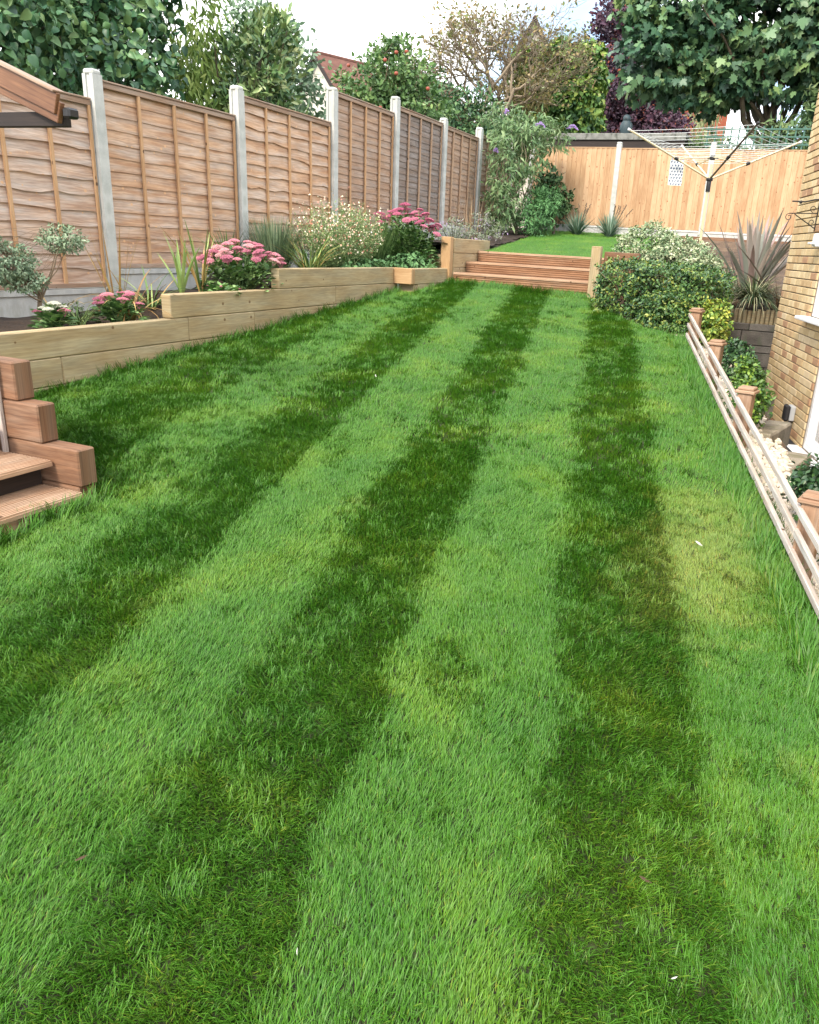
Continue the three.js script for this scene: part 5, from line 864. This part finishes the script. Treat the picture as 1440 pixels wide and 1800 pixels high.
  for (const kind of [0, 1, 2]) for (let i = 0; i < K; i++) sets[kind][i] = { m: [], c: [] };
  const bare = (s, n) => fbm2(s * 2.3 + 90, n * 2.3, 3) + 0.35 * fbm2(s * 11, n * 11, 2);
  // near lawn, then further lawn with slightly larger tufts
  const step = 0.0245; for (let s = 0.2; s < 4.4; s += step) for (let n = -1.0; n < 4.8; n += step) { const a = s + (r() - 0.5) * step * 1.6, b = n + (r() - 0.5) * step * 1.6; if (!inLawn(a, b)) continue; if (bare(a, b) > 0.56 && r() < 0.5) continue; put(a, b, lawnY(a, b), 0); }
  const st2 = 0.042; for (let s = 4.4; s < 10.6; s += st2) for (let n = -0.3; n < 4.8; n += st2) { const a = s + (r() - 0.5) * st2 * 1.6, b = n + (r() - 0.5) * st2 * 1.6; if (!inLawn(a, b)) continue; put(a, b, lawnY(a, b), 1); }
  for (let s = 11.72; s < 17.5; s += 0.06) for (let n = 2.15; n < 5.5; n += 0.06) { const a = s + (r() - 0.5) * 0.09, b = n + (r() - 0.5) * 0.09; if (b > 4.5 + 0.12 * (a - 12) || a < 11.7) continue; put(a, b, upperY(a) - 0.012 * (5 - b), 1); }
  // long uncut grass along the fence and walls
  for (let s = 0.5; s < 8.6; s += 0.007) { const b = fenceN(s) + 0.075 + (r() - 0.4) * 0.16; put(s, b, lawnY(s, b), 2); }
  for (let i = 0; i < 260; i++) { const s = 10.38 + r() * 0.2, n = mix(2.5, 4.5, r()); put(s, n, lawnY(s, n), 2); }
  for (let i = 0; i < 420; i++) { const s = mix(3.1, 10.4, r()), n = (s > 9.35 ? 4.5 : 4.77) - r() * 0.07; put(s, n, lawnY(s, n), r() < 0.5 ? 2 : 1); }
  for (let i = 0; i < 60; i++) { const s = mix(2.0, 2.95, r()), n = 3.27 - r() * 0.06; put(s, n, lawnY(s, n), 2); }
  const spec = [[30, 0.036, [0.72, 0.5], 0.056, 0.0024], [30, 0.040, [0.72, 0.45], 0.076, 0.0032], [15, 0.10, [0.6, 0.5], 0.06, 0.0036]], specUp = [[46, 0.036, [0.68, 0.55], 0.058, 0.0024], [34, 0.038, [0.5, 0.5], 0.076, 0.0032], spec[2]];
  const names = ['lawn_grass', 'mown_grass', 'long_grass'], labels = ['short striped lawn grass in the foreground', 'striped mown grass towards the steps and on the upper lawn', 'long uncut grass fringe along the rail fence and timber walls'];
  sets.forEach((S, kind) => { const g = thing(names[kind], labels[kind], 'grass', V(0, 0, 0), 0, null, 'stuff'); S.forEach((e, i) => { if (e.m.length) instances('blades', tuftGeo(400 + kind * 10 + i, ...(i < 4 ? spec : specUp)[kind]), gm, e.m, e.c, g); }); });
}

// ---------------------------------------------------------------- small litter on the lawn
{
  const wh = dbl([0.5, 0.5, 0.47], 0.8), br = dbl([0.07, 0.04, 0.022], 0.8);
  const fe = leafGeo([[0, 0.01], [0.15, 0.1], [0.5, 0.17], [0.85, 0.1], [1, 0]], 0.3, 0.4);
  for (const [name, label, cat, s, n, size, a, m] of [['feather', 'white feather on the yellowed grass by the rail fence', 'feather', 3.72, 0.22, 0.045, 1.0, wh], ['feather', 'small white feather on the grass at the bottom right', 'feather', 1.42, -0.02, 0.017, 2.1, wh], ['feather', 'small white feather on the grass at the bottom centre left', 'feather', 1.12, 0.78, 0.015, 0.2, wh], ['feather', 'tiny white fleck on a dark stripe in the middle of the lawn', 'feather', 5.55, 3.0, 0.035, 0.6, wh], ['fallen_leaf', 'curled brown leaf on the grass at the lower right', 'leaf', 1.66, 0.1, 0.035, 1.3, br], ['fallen_leaf', 'curled brown leaf on the grass at the lower left', 'leaf', 1.08, 1.42, 0.03, 2.4, br]]) {
    const o = mesh(name, fe, m, scene, P(s, n, lawnY(s, n) + 0.028)); o.scale.set(size * 0.7, size, size); o.rotation.set(0.45, a, 0.5); tag(o, label, cat, name === 'feather' ? 'feathers on the lawn' : 'fallen leaves on the lawn');
  }
}
renderer.render(scene, camera);
